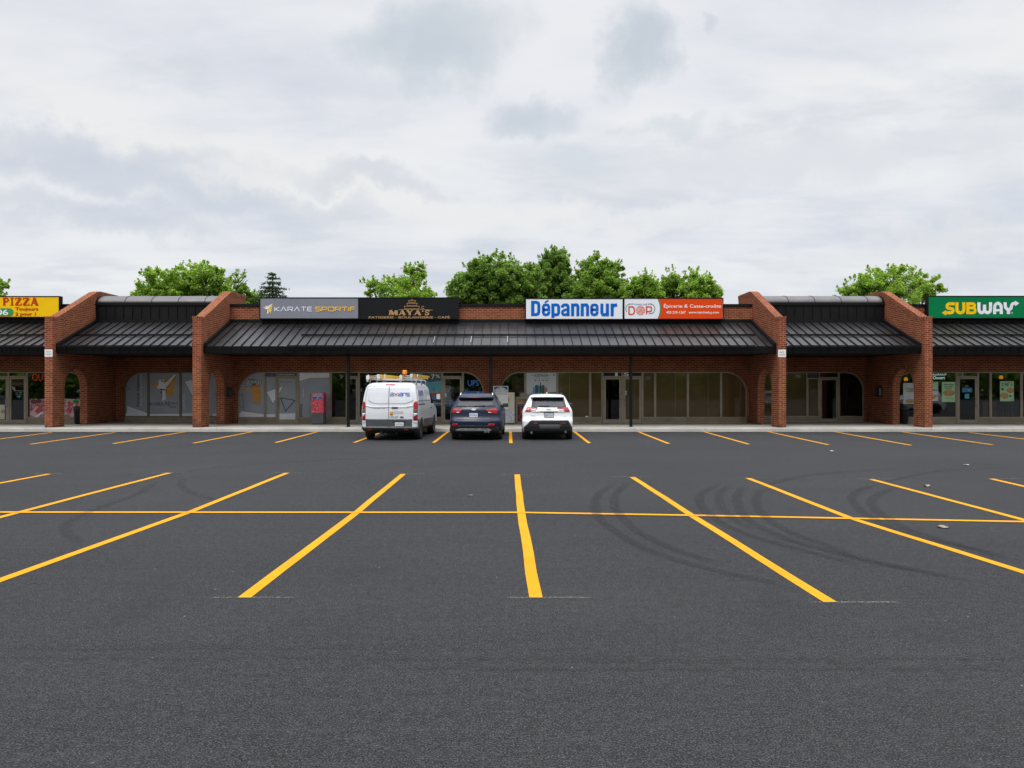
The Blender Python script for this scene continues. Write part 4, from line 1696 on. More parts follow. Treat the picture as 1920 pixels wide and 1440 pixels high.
Y, W = 'subway_yellow', 'subway_white'
dc.begin('lettering')
thick([(672, 285), (580, 285), (545, 300), (535, 330), (550, 360), (625, 375), (640, 400), (632, 430), (600, 445), (500, 445)], 54, Y)
dc.poly([P5(440, 448), P5(515, 398), P5(515, 498)], Y)
thick([(712, 258), (712, 390), (730, 430), (775, 447), (815, 430), (835, 390), (835, 258)], 56, Y)
thick([(908, 258), (908, 472)], 56, Y)
thick([(908, 284), (1000, 284), (1025, 300), (1025, 335), (1005, 356), (908, 358)], 50, Y)
thick([(908, 446), (1005, 446), (1035, 425), (1035, 390), (1010, 362), (920, 360)], 50, Y)
dc.end()
dc.begin('lettering')
thick([(1108, 258), (1108, 390), (1125, 430), (1155, 445), (1185, 430), (1208, 390), (1208, 300)], 56, W)
thick([(1208, 300), (1208, 390), (1228, 430), (1262, 445), (1295, 430), (1315, 390), (1315, 258)], 56, W)
thick([(1390, 470), (1390, 345), (1405, 300), (1447, 275), (1490, 300), (1508, 345), (1508, 470)], 54, W)
thick([(1395, 400), (1505, 400)], 42, W)
thick([(1578, 258), (1582, 330), (1600, 370), (1640, 390), (1680, 370), (1692, 330), (1700, 300), (1730, 278), (1770, 276)], 54, W)
thick([(1638, 380), (1638, 470)], 60, W)
dc.poly([P5(1757, 228), P5(1832, 275), P5(1757, 328)], W)
dc.end()
dc.line(arcpts(*P5(1700, 450), 1.5, 1.6, 0, 360, 10), .45, W)
dc.done()

s6, dc = sign_box('shop_sign', 'yellow sign with red serif lettering and a green number pill', -140, 555, 112, 595.5, 'sign_yellow')
serif_word(dc, 'PIZZA', 4.5, 558.5, 72.5, 572.8, 'pizza_red', [.95, .6, 1, 1, 1.1], .34)
dc.poly([(-120, 578)] + arcpts(18.5, 585.2, 7, 7.2, -90, 90, 8) + [(-120, 592.4)], 'pizza_green')
dc.text('450 239-0006', -110, 580, 15.8, 591, 'white', .02)
dc.text('Toujours', 29, 576, 72, 584, 'pizza_red', .025)
dc.text('2 pour 1', 29, 585.5, 67.5, 593.5, 'pizza_red', .025)
dc.done()


# ------------------------------------------------------------------ posters, notices and things along the walkway
def panel(name, label, cat, px0, py0, px1, py1, d, mat, group=None, thick_=.006):
    x0, x1, z0, z1 = wx(px0, d), wx(px1, d), wz(py1, d), wz(py0, d)
    t = thing(name, label, cat, ((x0 + x1) / 2, d, z0), group)
    mb = MB(mat)
    mb.box(x0, x1, d, d + thick_, z0, z1)
    p = mb.build('sheet', t)
    return t, Decal(p, d, 0.0)


for k, (px0, px1, py0, py1, where) in enumerate(((83.7, 98.4, 655, 669, 'pizzeria side'), (1459, 1473.6, 655.5, 669.5, 'vacant unit side'))):
    t, dc = panel('notice_plate', 'small white notice on the brick pier beside the ' + ('pizzeria' if k == 0 else 'vacant shop doors'), 'notice', px0, py0, px1, py1, D_FIN - .012, 'white', 'notices on the brick piers', .010)
    dc.text('PAS DE', px0 + 2.8, py0 + 3.6, px1 - 3.6, py0 + 6, 'vinyl_midgrey')
    dc.text('FLÂNAGE', px0 + 2.2, py0 + 7.6, px1 - 2.2, py0 + 10.4, 'vinyl_midgrey')
    dc.done()

F = D_SHOP + .10
t, dc = panel('poster', 'white poster with bottles and cans drawn under a dark heading', 'poster', 986.2, 699.5, 1043.6, 739, F, 'paper')
dc.text('LA DESTINATION', 1001.5, 701.7, 1027.5, 706.3, 'vinyl_black', .02)
dc.text('DE VOTRE QUARTIER', 1000, 708.5, 1030, 710.3, 'vinyl_midgrey')
for a in (1002, 1009, 1016, 1023):
    dc.poly([(a, 713), (a + 2.6, 712), (a + 4.4, 713.5), (a + 2.2, 714.6)], 'vinyl_midgrey')
dc.line([(995.5, 704), (1000.5, 704)], .5, 'vinyl_midgrey')
dc.line([(1028.5, 704), (1034, 704)], .5, 'vinyl_midgrey')
dc.poly([(1036, 703.5), (1038, 701.7), (1040.4, 703.3), (1038.4, 704.6)], 'vinyl_black')
for a, b, y0, mm in ((999, 1002.5, 726, 'teal'), (1003, 1010, 722, 'ice_blue'), (1011, 1015.5, 723, 'dop_green'), (1016, 1021, 722, 'plastic_grey'), (1021.5, 1025.8, 726, 'food_tan')):
    dc.poly([(a, 738.6), (b, 738.6), (b, y0 + 1), (b - 1, y0), (a + 1, y0), (a, y0 + 1)], mm)
dc.poly([(1012, 723), (1012.4, 716.5), (1014, 716.5), (1014.4, 723)], 'dop_green')
dc.poly([(1025, 736), (1043, 735), (1043, 738.8), (1025, 738.8)], 'vinyl_midgrey')
dc.done()
t, dc = panel('poster', 'dark red poster with tan block letters inside the arched window', 'poster', 960.5, 707, 983.2, 746, F + .035, 'dark_red')
dc.text('ÇA', 965, 711, 973.5, 719, 'tan_text', .01)
dc.text('VA', 965, 721, 974, 728, 'tan_text', .01)
dc.text('UNE', 965, 730.5, 980.5, 738, 'tan_text', .01)
dc.done()
t, dc = panel('poster', 'blue poster with a dark circle and a large grey seven percent', 'poster', 773.5, 699, 827.3, 756, F, 'poster_blue')
dc.disc(812, 703, 20, 14, 'vinyl_black')
dc.poly([(773.5, 720), (827.3, 714), (827.3, 737), (773.5, 740)], 'teal')
dc.poly([(773.5, 739), (827.3, 735.5), (827.3, 741.5), (773.5, 745)], 'dop_red')
dc.text('7', 808.5, 702, 815, 711.5, 'vinyl_white', .01)
dc.text('%', 816.5, 702, 825, 708.5, 'vinyl_white')
dc.text('or', 810.5, 727.5, 817, 733, 'vinyl_black', .01)
dc.done()
t, dc = panel('poster', 'pale green poster with a toasted sandwich under dark lettering', 'poster', 1766, 716, 1792, 753.8, F, 'poster_green', 'sandwich posters')
dc.text('PIRI-PIRI', 1770, 720, 1788, 722.4, 'poster_dark', .03)
dc.text('CLASSIC', 1770.5, 723.6, 1787.5, 726, 'poster_dark', .03)
dc.text('POULET', 1772.5, 727, 1785, 729.2, 'poster_dark', .03)
dc.poly(arcpts(1779, 737, 11.5, 6, 0, 360, 16)[:-1], 'sandwich_print')
dc.line([(1770, 746.5), (1789, 746.5)], .5, 'poster_dark')
dc.done()
t, dc = panel('poster', 'green and white poster half hidden by the end brick pier', 'poster', 1733, 716, 1759, 752, F, 'paper', 'sandwich posters')
dc.text('DE RABAIS', 1738, 730, 1757.5, 733, 'poster_dark', .03)
dc.poly([(1733.5, 716.5), (1758.5, 716.5), (1758.5, 728), (1733.5, 724)], 'poster_green')
dc.poly(arcpts(1755, 745, 9, 4.5, 120, 300, 12), 'sandwich_print')
dc.done()
t, dc = panel('poster', 'pale green poster with a price over two sandwiches', 'poster', 1875, 714.7, 1901, 752.3, F, 'poster_green', 'sandwich posters')
dc.text('5,99', 1877.5, 719.5, 1891, 725.2, 'poster_dark', .03)
dc.text('$', 1895, 719.5, 1898, 724, 'poster_dark', .02)
dc.poly([(1877, 718), (1894, 717.4), (1894, 718.6), (1877, 719)], 'poster_dark')
dc.poly([(1877.5, 727.5), (1882, 727.5), (1882, 732), (1877.5, 732)], 'dop_green')
dc.poly(arcpts(1894, 732, 7, 5.4, 0, 360, 16)[:-1], 'sandwich_print')
dc.poly(arcpts(1883, 742, 8, 6, 0, 360, 16)[:-1], 'sandwich_print')
dc.poly([(1892, 741), (1896.5, 741), (1896.5, 744), (1892, 744)], 'dop_green')
dc.line(arcpts(1897.5, 750, 1.4, 1.4, 0, 360, 8), .5, 'poster_dark')
dc.done()
t, dc = panel('poster', 'white poster seen through the arch beside the sandwich shop', 'poster', 1693.5, 718, 1716, 757, F, 'paper', 'sandwich posters')
dc.text('12 POUCES', 1697, 727.5, 1714, 730.5, 'poster_dark', .03)
dc.poly(arcpts(1708, 735, 8, 4, 180, 360, 12), 'sandwich_print')
dc.poly(arcpts(1707, 752, 9, 4, 0, 360, 12)[:-1], 'sandwich_print')
dc.done()

# neon signs hanging behind the glass
nt = thing('neon_sign', 'red neon open sign in the dark pizzeria window', 'neon sign', (XO(78), D_SHOP + .22, wz(714, D_SHOP)))
mb = MB('neon_red')
mb.text('OUVERT', wx(60.5, D_SHOP + .22), wx(113, D_SHOP + .22), wz(714, D_SHOP + .22), wz(700.5, D_SHOP + .22), D_SHOP + .22, 0, -.022)
mb.build('tubes', nt)
nt = thing('neon_sign', 'lit white and green open sign in the sandwich shop window', 'neon sign', (XO(1757), D_SHOP + .2, wz(713, D_SHOP)))
mb = MB('poster_dark')
mb.box(wx(1722, D_SHOP), wx(1779, D_SHOP), D_SHOP + .215, D_SHOP + .23, wz(715.5, D_SHOP), wz(698, D_SHOP))
nb = mb.build('back_board', nt)
mb = MB('neon_white')
mb.text('RESTAURANT', wx(1739, D_SHOP), wx(1780, D_SHOP), wz(704, D_SHOP), wz(700.5, D_SHOP), D_SHOP + .205, 0, .006)
mb.text('Ouvert', wx(1754, D_SHOP), wx(1776.5, D_SHOP), wz(711, D_SHOP), wz(705, D_SHOP), D_SHOP + .205, 0, .012)
mb.build('lettering', nb)


def pendant(px, py, d, label):
    x, z = wx(px, d), wz(py, d)
    t = thing('pendant_lamp', label, 'lamp', (x, d, z), 'pendant lamps in the sandwich shop')
    mb = MB('lamp_orange')
    prof = [(.02, .11), (.06, .10), (.085, .055), (.092, .0), (.08, -.07)]
    rings = [[mb.bm.verts.new((x + r * cos(2 * pi * k / 16), d + r * sin(2 * pi * k / 16), z + h)) for k in range(16)] for r, h in prof]
    for a, b in zip(rings, rings[1:]):
        for k in range(16):
            mb.bm.faces.new((a[k], a[(k + 1) % 16], b[(k + 1) % 16], b[k])).smooth = True
    mb.bm.faces.new(rings[0])
    mb.build('lamp_shade', t)
    mb = MB('plastic_black')
    mb.tube([(x, d, z + .16), (x, d, 3.05)], .008, 6)
    mb.build('cord', t)


pendant(1877, 708, 36.4, 'orange pendant lamp above the poster with a price')
pendant(1698.5, 711.5, 36.4, 'orange pendant lamp seen through the brick arch')

# stools and a wooden counter in the sandwich shop
for k, px in enumerate((1871, 1889)):
    x, d = wx(px, 36.6), 36.6
    t = thing('bar_stool', 'metal bar stool behind the sandwich shop glass', 'stool', (x, d, WALK_Z - .02), 'bar stools in the sandwich shop')
    mb = MB('wood')
    mb.box(x - .18, x + .18, d - .18, d + .18, .92, .96, bev=.01)
    mb.build('seat', t)
    for sx in (-1, 1):
        for sy in (-1, 1):
            mb = MB('silver')
            mb.tube([(x + sx * .13, d + sy * .13, .92), (x + sx * .2, d + sy * .2, WALK_Z - .02)], .014, 6)
            mb.build('leg', t)
ct = thing('wood_counter', 'pale wooden counter standing inside the sandwich shop door', 'counter', (XO(1850), 37.2, WALK_Z - .02))
mb = MB('food_tan')
mb.box(wx(1842, 37.2), wx(1868, 37.2), 37.2, 37.8, WALK_Z - .02, 1.18)
b_ = mb.build('counter_body', ct)
mb = MB('wood')
mb.box(wx(1841, 37.2), wx(1869, 37.2), 37.15, 37.85, 1.181, 1.22)
mb.build('counter_top', ct)


def shelves(x0, x1, d, label):
    t = thing('display_shelf', label, 'shelf', ((x0 + x1) / 2, d, WALK_Z - .02), 'shelves inside the shops')
    for z in (.3, .75, 1.2, 1.65):
        mb = MB('plastic_grey')
        mb.box(x0, x1, d, d + .4, z, z + .03)
        mb.build('shelf_board', t)
    mb = MB('food_print', 'paper', 'wood', 'ice_blue')
    random.seed(int(abs(x0) * 100))
    for z in (.33, .78, 1.23, 1.68):
        xx = x0 + .05
        while xx < x1 - .25:
            w = random.uniform(.12, .3)
            mb.box(xx, xx + w, d + .05, d + .3, z, z + random.uniform(.14, .34), random.randrange(4))
            xx += w + .03
    mb.build('packages', t)['kind'] = 'stuff'
    mb = MB('plastic_grey')
    mb.box(x0 - .03, x0 - .001, d, d + .4, WALK_Z - .02, 2.0)
    mb.box(x1 + .001, x1 + .03, d, d + .4, WALK_Z - .02, 2.0)
    mb.build('uprights', t)


shelves(-7.5, -5.0, 36.9, 'stocked shelf behind the bakery window next to the red mail box')
shelves(-.45, 1.0, 36.6, 'stocked shelf behind the arched convenience store window')
shelves(-3.2, -1.0, 37.4, 'stocked shelf behind the glass door by the blue UPS-lettered pane'.replace('UPS-lettered', 'lettered'))

# red mail box
mx0, mx1, md = wx(584, 34.1), wx(606.5, 34.1), 34.1
t = thing('mail_box', 'red patterned street letter box on a ribbed grey base', 'letter box', ((mx0 + mx1) / 2, md, WALK_Z))
mb = MB('mail_red')
zt_, zm = wz(737, md), wz(774.5, md)
mb.prism([(mx0, y, z) for y, z in ((md, zm), (md, zt_ - .10), (md + .05, zt_ - .02), (md + .16, zt_), (md + .52, zt_), (md + .6, zt_ - .09), (md + .6, zm))], (mx1 - mx0, 0, 0))
bmesh.ops.bevel(mb.bm, geom=[e for e in mb.bm.edges], offset=.012, segments=2, affect='EDGES')
body = mb.build('box_body', t)
mb = MB('mail_grey')
mb.box(mx0 + .015, mx1 - .015, md + .02, md + .58, WALK_Z + .04, zm - .002)
for k in range(11):
    xx = mx0 + .02 + (mx1 - mx0 - .06) * k / 10
    mb.box(xx, xx + .022, md + .002, md + .03, WALK_Z + .05, zm - .01)
mb.build('base', t)
mb = MB('plastic_black')
mb.box(mx0 + .03, mx1 - .03, md + .06, md + .55, WALK_Z, WALK_Z + .038)
mb.build('plinth', t)
dc = Decal(body, md, -.001, 'label_band')
dc.poly([(586.5, 744), (604.5, 744), (604.5, 748.5), (586.5, 748.5)], 'poster_blue')
dc.poly([(585.5, 738.2), (605, 738.2), (605, 739.4), (585.5, 739.4)], 'vinyl_white')
dc.poly([(586, 742), (604.5, 742), (604.5, 743), (586, 743)], 'vinyl_white')
dc.disc(595.5, 746.2, 1.1, 1.0, 'vinyl_white')
dc.done()

# ice merchandiser with its header, and the wooden display case beside it
ix0, ix1, iy = wx(925, 34.3), wx(965, 34.3), 34.3
t = thing('ice_freezer', 'cream outdoor ice freezer with a printed lower door', 'freezer', ((ix0 + ix1) / 2, iy, WALK_Z))
z1_ = wz(738, iy)
mb = MB('cream')
mb.box(ix0, ix1, iy + .04, iy + .82, WALK_Z + .05, z1_, bev=.015)
bd = mb.build('cabinet', t)
mb = MB('white')
mb.box(ix0 + .02, wx(953, iy), iy, iy + .038, wz(767, iy), z1_ - .05, bev=.008)
mb.build('door', t)
mb = MB('ice_print')
mb.box(ix0 + .02, ix1 - .02, iy + .02, iy + .038, wz(791, iy), wz(768.5, iy))
mb.build('printed_panel', t)
mb = MB('plastic_black')
mb.box(ix0 + .02, ix1 - .02, iy + .08, iy + .78, WALK_Z, WALK_Z + .048)
mb.box(wx(953.6, iy), wx(954.4, iy), iy + .02, iy + .05, 1.2, 1.45)
mb.build('plinth', t)
mb = MB('white')
mb.box(ix0 - .02, ix1 - .01, iy + .02, iy + .84, z1_ + .001, z1_ + .05)
mb.build('lid', t)
hx0, hx1 = wx(924.8, iy), wx(953, iy)
mb = MB('white')
mb.box(hx0, hx1, iy + .10, iy + .16, z1_ + .051, wz(723.8, iy))
hp = mb.build('header_board', t)
dc = Decal(hp, iy + .10, 0, 'header_print')
dc.poly([(926.5, 725), (951.5, 725), (951.5, 735.3), (926.5, 735.3)], 'ice_blue')
dc.poly([(926.5, 735.3), (926.5, 732), (933, 727.5), (939, 725.6), (945, 727.5), (951.5, 732), (951.5, 735.3)], 'ice_print')
dc.done()
dx0, dx1, dyy = wx(966.3, 34.9), wx(990.5, 34.9), 34.9
t = thing('display_case', 'tan framed case with dark red goods beside the ice freezer', 'display case', ((dx0 + dx1) / 2, dyy, WALK_Z))
mb = MB('bronze')
frame_mesh(mb, dx0, dx1, WALK_Z, wz(744, dyy), .10, dyy, dyy + .26)
fr_ = mb.build('case_frame', t)
mb = MB('food_tan')
mb.box(dx0 + .10, dx1 - .10, dyy + .2, dyy + .25, WALK_Z + .1, wz(744, dyy) - .1)
mb.build('back_panel', t)
mb = MB('dark_red', 'food_red')
random.seed(4)
for r_ in range(5):
    for c_ in range(4):
        xx = dx0 + .13 + c_ * .105
        mb.box(xx, xx + .09, dyy + .08, dyy + .19, WALK_Z + .12 + r_ * .155, WALK_Z + .25 + r_ * .155, random.randrange(2), .012)
mb.build('packages', t)['kind'] = 'stuff'

# black wall boxes on the pier sides
xw = FINS[1][1]
t = thing('wall_mail_box', 'black wall-mounted mail box on the brick pier by the karate window', 'mail box', (xw, 34.5, 1.45))
mb = MB('plastic_black')
mb.prism([(xw + .002, 34.28, z) for z in (1.5, 1.96)][:0] + [(xw + .004, 34.25, 1.48), (xw + .13, 34.25, 1.50), (xw + .19, 34.25, 1.62), (xw + .19, 34.25, 1.84), (xw + .12, 34.25, 1.95), (xw + .004, 34.25, 1.97)], (0, .42, 0))
b_ = mb.build('box_body', t)
mb = MB('plastic_grey')
mb.box(xw + .192, xw + .2, 34.29, 34.63, 1.66, 1.70)
mb.build('slot', t)
xw = FINS[3][0]
t = thing('payphone_shell', 'small black wall telephone niche on the brick pier by the sandwich shop', 'telephone', (xw, 35.0, 1.45))
mb = MB('plastic_black')
frame_mesh(mb, xw - .20, xw - .004, 1.48, 1.98, .03, 34.9, 35.22)
mb.box(xw - .03, xw - .005, 34.92, 35.2, 1.52, 1.95)
mb.build('shell', t)
mb = MB('silver')
mb.box(xw - .13, xw - .032, 34.96, 35.16, 1.56, 1.90, bev=.01)
mb.build('phone_body', t)


def bin_(x, y, h, label):
    t = thing('litter_bin', label, 'bin', (x, y, WALK_Z), 'black litter bins by the brick piers')
    mb = MB('plastic_black')
    prof = [(.17, 0), (.20, .02), (.22, h - .16), (.235, h - .15), (.235, h - .10), (.225, h - .09)]
    rings = [[mb.bm.verts.new((x + r * cos(2 * pi * k / 20), y + r * sin(2 * pi * k / 20), WALK_Z + z)) for k in range(20)] for r, z in prof]
    for a, b in zip(rings, rings[1:]):
        for k in range(20):
            mb.bm.faces.new((a[k], a[(k + 1) % 20], b[(k + 1) % 20], b[k])).smooth = True
    mb.bm.faces.new(rings[0])
    mb.build('bin_body', t)
    mb = MB('plastic_black')
    prof = [(.23, h - .088), (.232, h - .06), (.16, h - .01), (.06, h)]
    rings = [[mb.bm.verts.new((x + r * cos(2 * pi * k / 20), y + r * sin(2 * pi * k / 20), WALK_Z + z)) for k in range(20)] for r, z in prof]
    for a, b in zip(rings, rings[1:]):
        for k in range(20):
            mb.bm.faces.new((a[k], a[(k + 1) % 20], b[(k + 1) % 20], b[k])).smooth = True
    mb.bm.faces.new(rings[-1])
    mb.build('lid', t)


bin_(wx(148.5, 34.75), 34.75, .86, 'black litter bin seen through the arch by the pizzeria fruit poster')
bin_(wx(1694, 34.75), 34.75, .86, 'black litter bin seen through the arch by the sandwich shop')

# litter on the asphalt
def litter(px, py, w, l, h, mat, label, seed):
    p = ground_pt(px, py)
    random.seed(seed)
    mb = MB(mat)
    n = 9
    top = []
    for k in range(n):
        a = 2 * pi * k / n
        top.append((p.x + w * cos(a) * random.uniform(.8, 1.1), p.y + l * sin(a) * random.uniform(.8, 1.1), .012 + h * random.uniform(0, 1)))
    c = mb.bm.verts.new((p.x, p.y, .014 + h * .6))
    vs = [mb.bm.verts.new(q) for q in top]
    lo = [mb.bm.verts.new((q[0] * .98 + p.x * .02, q[1] * .98 + p.y * .02, q[2] - .008)) for q in top]
    cb = mb.bm.verts.new((p.x, p.y, .006 + h * .6))
    for k in range(n):
        j = (k + 1) % n
        mb.bm.faces.new((c, vs[k], vs[j]))
        mb.bm.faces.new((cb, lo[j], lo[k]))
        mb.bm.faces.new((vs[k], lo[k], lo[j], vs[j]))
    o = mb.build('litter', None)
    o.data.transform(Matrix.Translation((-p.x, -p.y, 0)))
    o.location = (p.x, p.y, 0)
    tag(o, label, 'litter', 'scraps of litter on the asphalt')


litter(1738, 912.5, .055, .075, .04, 'bronze', 'crumpled beige scrap lying between two stall lines', 1)
litter(1768, 989.5, .06, .085, .02, 'kick', 'flat beige scrap just below the cross line', 2)
litter(1812, 872.5, .055, .08, .02, 'paper', 'white paper scrap in the driving lane to the far side', 3)
litter(1560, 846.5, .05, .09, .02, 'paper', 'white paper scrap near the stalls facing the vacant recess', 4)
litter(881, 930, .06, .04, .012, 'plastic_grey', 'thin grey scrap in the stall in front of the navy car', 5)

# ------------------------------------------------------------------ vehicles


def slice_pts(z, yr, yf, hw, rr, rf, bulge, fb):
    NR, NC, NS, NF = 16, 7, 24, 10
    rr, rf = min(rr, hw * .9), min(rf, hw * .9)
    b = bulge * ((hw - rr) / hw) ** 2
    f_ = fb * ((hw - rf) / hw) ** 2
    pts = []
    for k in range(NR + 1):
        x = -(hw - rr) + 2 * (hw - rr) * k / NR
        pts.append((x, yr + bulge * (x / hw) ** 2))
    for k in range(1, NC):
        a = -pi / 2 + pi / 2 * k / NC
        pts.append((hw - rr + rr * cos(a), yr + b + rr + rr * sin(a)))
    y0, y1 = yr + b + rr, yf - f_ - rf
    for k in range(NS + 1):
        pts.append((hw, y0 + (y1 - y0) * k / NS))
    for k in range(1, NC):
        a = pi / 2 * k / NC
        pts.append((hw - rf + rf * cos(a), y1 + rf * sin(a)))
    for k in range(NF + 1):
        x = (hw - rf) - 2 * (hw - rf) * k / NF
        pts.append((x, yf - fb * (x / hw) ** 2))
    for k in range(1, NC):
        a = pi / 2 + pi / 2 * k / NC
        pts.append((-hw + rf + rf * cos(a), y1 + rf * sin(a)))
    for k in range(NS + 1):
        pts.append((-hw, y1 + (y0 - y1) * k / NS))
    for k in range(1, NC):
        a = pi + pi / 2 * k / NC
        pts.append((-hw + rr + rr * cos(a), yr + b + rr + rr * sin(a)))
    return [(x, y, z) for x, y in pts]


class Car:
    def __init__(s, name, label, loc, rotz, levels, paint, cat='car', rr=.16, rf=.35, bulge=.10, group='parked vehicles', dark_below=.33, dark='plastic_black'):
        s.root = thing(name, label, cat, loc, group, built_in_world=False)
        s.root.rotation_euler = (0, 0, rotz)
        mb = MB(paint)
        rings = []
        for lv in levels:
            z, yr, yf, hw = lv[:4]
            r1 = lv[4] if len(lv) > 4 else rr
            rings.append([mb.bm.verts.new(p) for p in slice_pts(z, yr, yf, hw, r1, rf, bulge, .22)])
        n = len(rings[0])
        for a, b in zip(rings, rings[1:]):
            for k in range(n):
                mb.bm.faces.new((a[k], a[(k + 1) % n], b[(k + 1) % n], b[k])).smooth = True
        mb.bm.faces.new(rings[0])
        f = mb.bm.faces.new(rings[-1])
        f.smooth = True
        bmesh.ops.triangulate(mb.bm, faces=[f])
        bmesh.ops.recalc_face_normals(mb.bm, faces=mb.bm.faces)
        s.bvh = BVHTree.FromBMesh(mb.bm)
        low = MB(dark)
        low.bm = mb.bm.copy()
        for b_, keep_low in ((mb.bm, False), (low.bm, True)):
            kill = [f for f in b_.faces if (max(v_.co.z for v_ in f.verts) <= dark_below + 1e-4) != keep_low]
            bmesh.ops.delete(b_, geom=kill, context='FACES')
        s.body = mb.build('body', s.root, normals=False)
        low.build('lower_trim', s.root, normals=False)

    def hit(s, p, axis):
        if axis == 'rear':
            h = s.bvh.ray_cast(Vector((p[0], -3, p[1])), Vector((0, 1, 0)))
        elif axis == 'right':
            h = s.bvh.ray_cast(Vector((3, p[0], p[1])), Vector((-1, 0, 0)))
        else:
            h = s.bvh.ray_cast(Vector((-3, p[0], p[1])), Vector((1, 0, 0)))
        return h[0]

    def skin(s, name, polys, mat, axis='rear', off=.008, parent=None, sub=5, sink=.03):
        """panel that follows the body: outlines seen along axis, laid off metres proud of the paint"""
        mb = MB(mat)
        out = {'rear': Vector((0, -1, 0)), 'right': Vector((1, 0, 0)), 'left': Vector((-1, 0, 0))}[axis]
        for poly in polys:
            bm2 = bmesh.new()
            P3 = [Vector((a, b, 0)) for a, b in poly]
            vs = [bm2.verts.new(p) for p in P3]
            for tri in tessellate_polygon([P3]):
                bm2.faces.new([vs[i] for i in tri])
            for _ in range(sub):
                long_ = [e for e in bm2.edges if e.calc_length() > .055]
                if long_:
                    bmesh.ops.subdivide_edges(bm2, edges=long_, cuts=1)
                    bmesh.ops.triangulate(bm2, faces=bm2.faces)
            last = None
            m = {}
            for v_ in bm2.verts:
                h = s.hit((v_.co.x, v_.co.y), axis)
                m[v_] = h
            good = [h for h in m.values() if h is not None]
            if not good:
                bm2.free()
                continue
            new, inn = {}, {}
            for v_, h in m.items():
                if h is None:
                    g_ = min(good, key=lambda q: (q.x - v_.co.x) ** 2 + (q.z - v_.co.y) ** 2 if axis == 'rear' else (q.y - v_.co.x) ** 2 + (q.z - v_.co.y) ** 2)
                    h = Vector((v_.co.x, g_.y, v_.co.y)) if axis == 'rear' else Vector((g_.x, v_.co.x, v_.co.y))
                new[v_] = mb.bm.verts.new(h + out * off)
            for f in bm2.faces:
                g = mb.bm.faces.new([new[v_] for v_ in f.verts])
                g.smooth = True
            for e in bm2.edges:
                if len(e.link_faces) == 1:
                    for v_ in e.verts:
                        if v_ not in inn:
                            inn[v_] = mb.bm.verts.new(new[v_].co - out * (off + sink))
                    a, b = e.verts
                    mb.bm.faces.new((new[a], new[b], inn[b], inn[a]))
            bm2.free()
        return mb.build(name, parent or s.root)

    def wheel(s, x, y, r, w, side_, rim='rim'):
        o = 1 if side_ > 0 else -1
        mb = MB('tyre')
        prof = [(-w * .5, r * .70), (-w * .5, r * .93), (-w * .42, r), (w * .42, r), (w * .5, r * .93), (w * .5, r * .70)]
        mb.lathe_x([(x_, rr_) for x_, rr_ in prof], 0, 0, 0)
        wh = mb.build('wheel', s.root)
        mb = MB(rim, 'plastic_black')
        mb.lathe_x([(o * w * .5, r * .69), (o * (w * .5 + .004), r * .66), (o * (w * .5 - .03), r * .62)], 0, 0, 0, mi=0)
        mb.lathe_x([(o * (w * .5 - .02), r * .60), (o * (w * .5 - .021), r * .1)], 0, 0, 0, mi=1)
        for k in range(5):
            a = 2 * pi * k / 5 + .3
            ca, sa = cos(a), sin(a)
            t = Vector((0, -sa, ca)) * r * .09
            c0, c1 = Vector((o * (w * .5 - .004), ca * r * .08, sa * r * .08)), Vector((o * (w * .5 - .012), ca * r * .64, sa * r * .64))
            P = [c0 - t, c1 - t, c1 + t, c0 + t]
            mb.prism([tuple(p) for p in P], (-o * .014, 0, 0), 0)
        mb.build('rim', wh)
        wh.location = (x, y, r)
        return wh

    def text(s, name, body, x0, x1, z0, z1, mat, axis='rear', off=.014, bold=0.):
        vs, ps = text_geo(body, bold)
        a, b = min(p[0] for p in vs), max(p[0] for p in vs)
        c, d = min(p[1] for p in vs), max(p[1] for p in vs)
        s.laid(name, [[(x0 + (x1 - x0) * (p[0] - a) / (b - a), z0 + (z1 - z0) * (p[1] - c) / (d - c)) for p in vs]], [ps], mat, axis, off)

    def laid(s, name, vlists, plists, mat, axis, off, parent=None):
        mb = MB(mat)
        out = {'rear': Vector((0, -1, 0)), 'right': Vector((1, 0, 0)), 'left': Vector((-1, 0, 0))}[axis]
        for vs, ps in zip(vlists, plists):
            nv = []
            for p in vs:
                h = s.hit(p, axis) or Vector((p[0], 0, p[1]))
                nv.append(mb.bm.verts.new(h + out * off))
            for f in ps:
                try:
                    mb.bm.faces.new([nv[i] for i in f])
                except ValueError:
                    pass
        return mb.build(name, parent or s.root)

    def word(s, name, word, x0, x1, z0, z1, w, mats, axis='rear', off=.013, gap=.22):
        """line-built lettering on the body; mats: one material or a dict per letter"""
        tot = sum(GLYPH[c][0] for c in word) + gap * (len(word) - 1)
        sc = (x1 - x0 - w) / tot
        cx_ = x0 + w / 2
        mb = MB(*sorted(set(mats.values())))
        keys = sorted(set(mats.values()))
        out = {'rear': Vector((0, -1, 0)), 'right': Vector((1, 0, 0))}[axis]
        k = 0
        for i, c in enumerate(word):
            gw, strokes = GLYPH[c]
            for st in strokes:
                k += 1
                pts = [(cx_ + a * sc, z0 + w / 2 + b * (z1 - z0 - w)) for a, b in st]
                t = MB()
                t.stroke(pts, w, 0)
                t.bm.verts.ensure_lookup_table()
                mp = {}
                for v_ in t.bm.verts:
                    h = s.hit((v_.co.x, v_.co.z), axis) or Vector((v_.co.x, 0, v_.co.z))
                    mp[v_] = mb.bm.verts.new(h + out * (off + k * .0005))
                for f in t.bm.faces:
                    mb.bm.faces.new([mp[v_] for v_ in f.verts]).material_index = keys.index(mats.get(i, mats[None]))
                t.bm.free()
            cx_ += (gw + gap) * sc
        return mb.build(name, s.root)


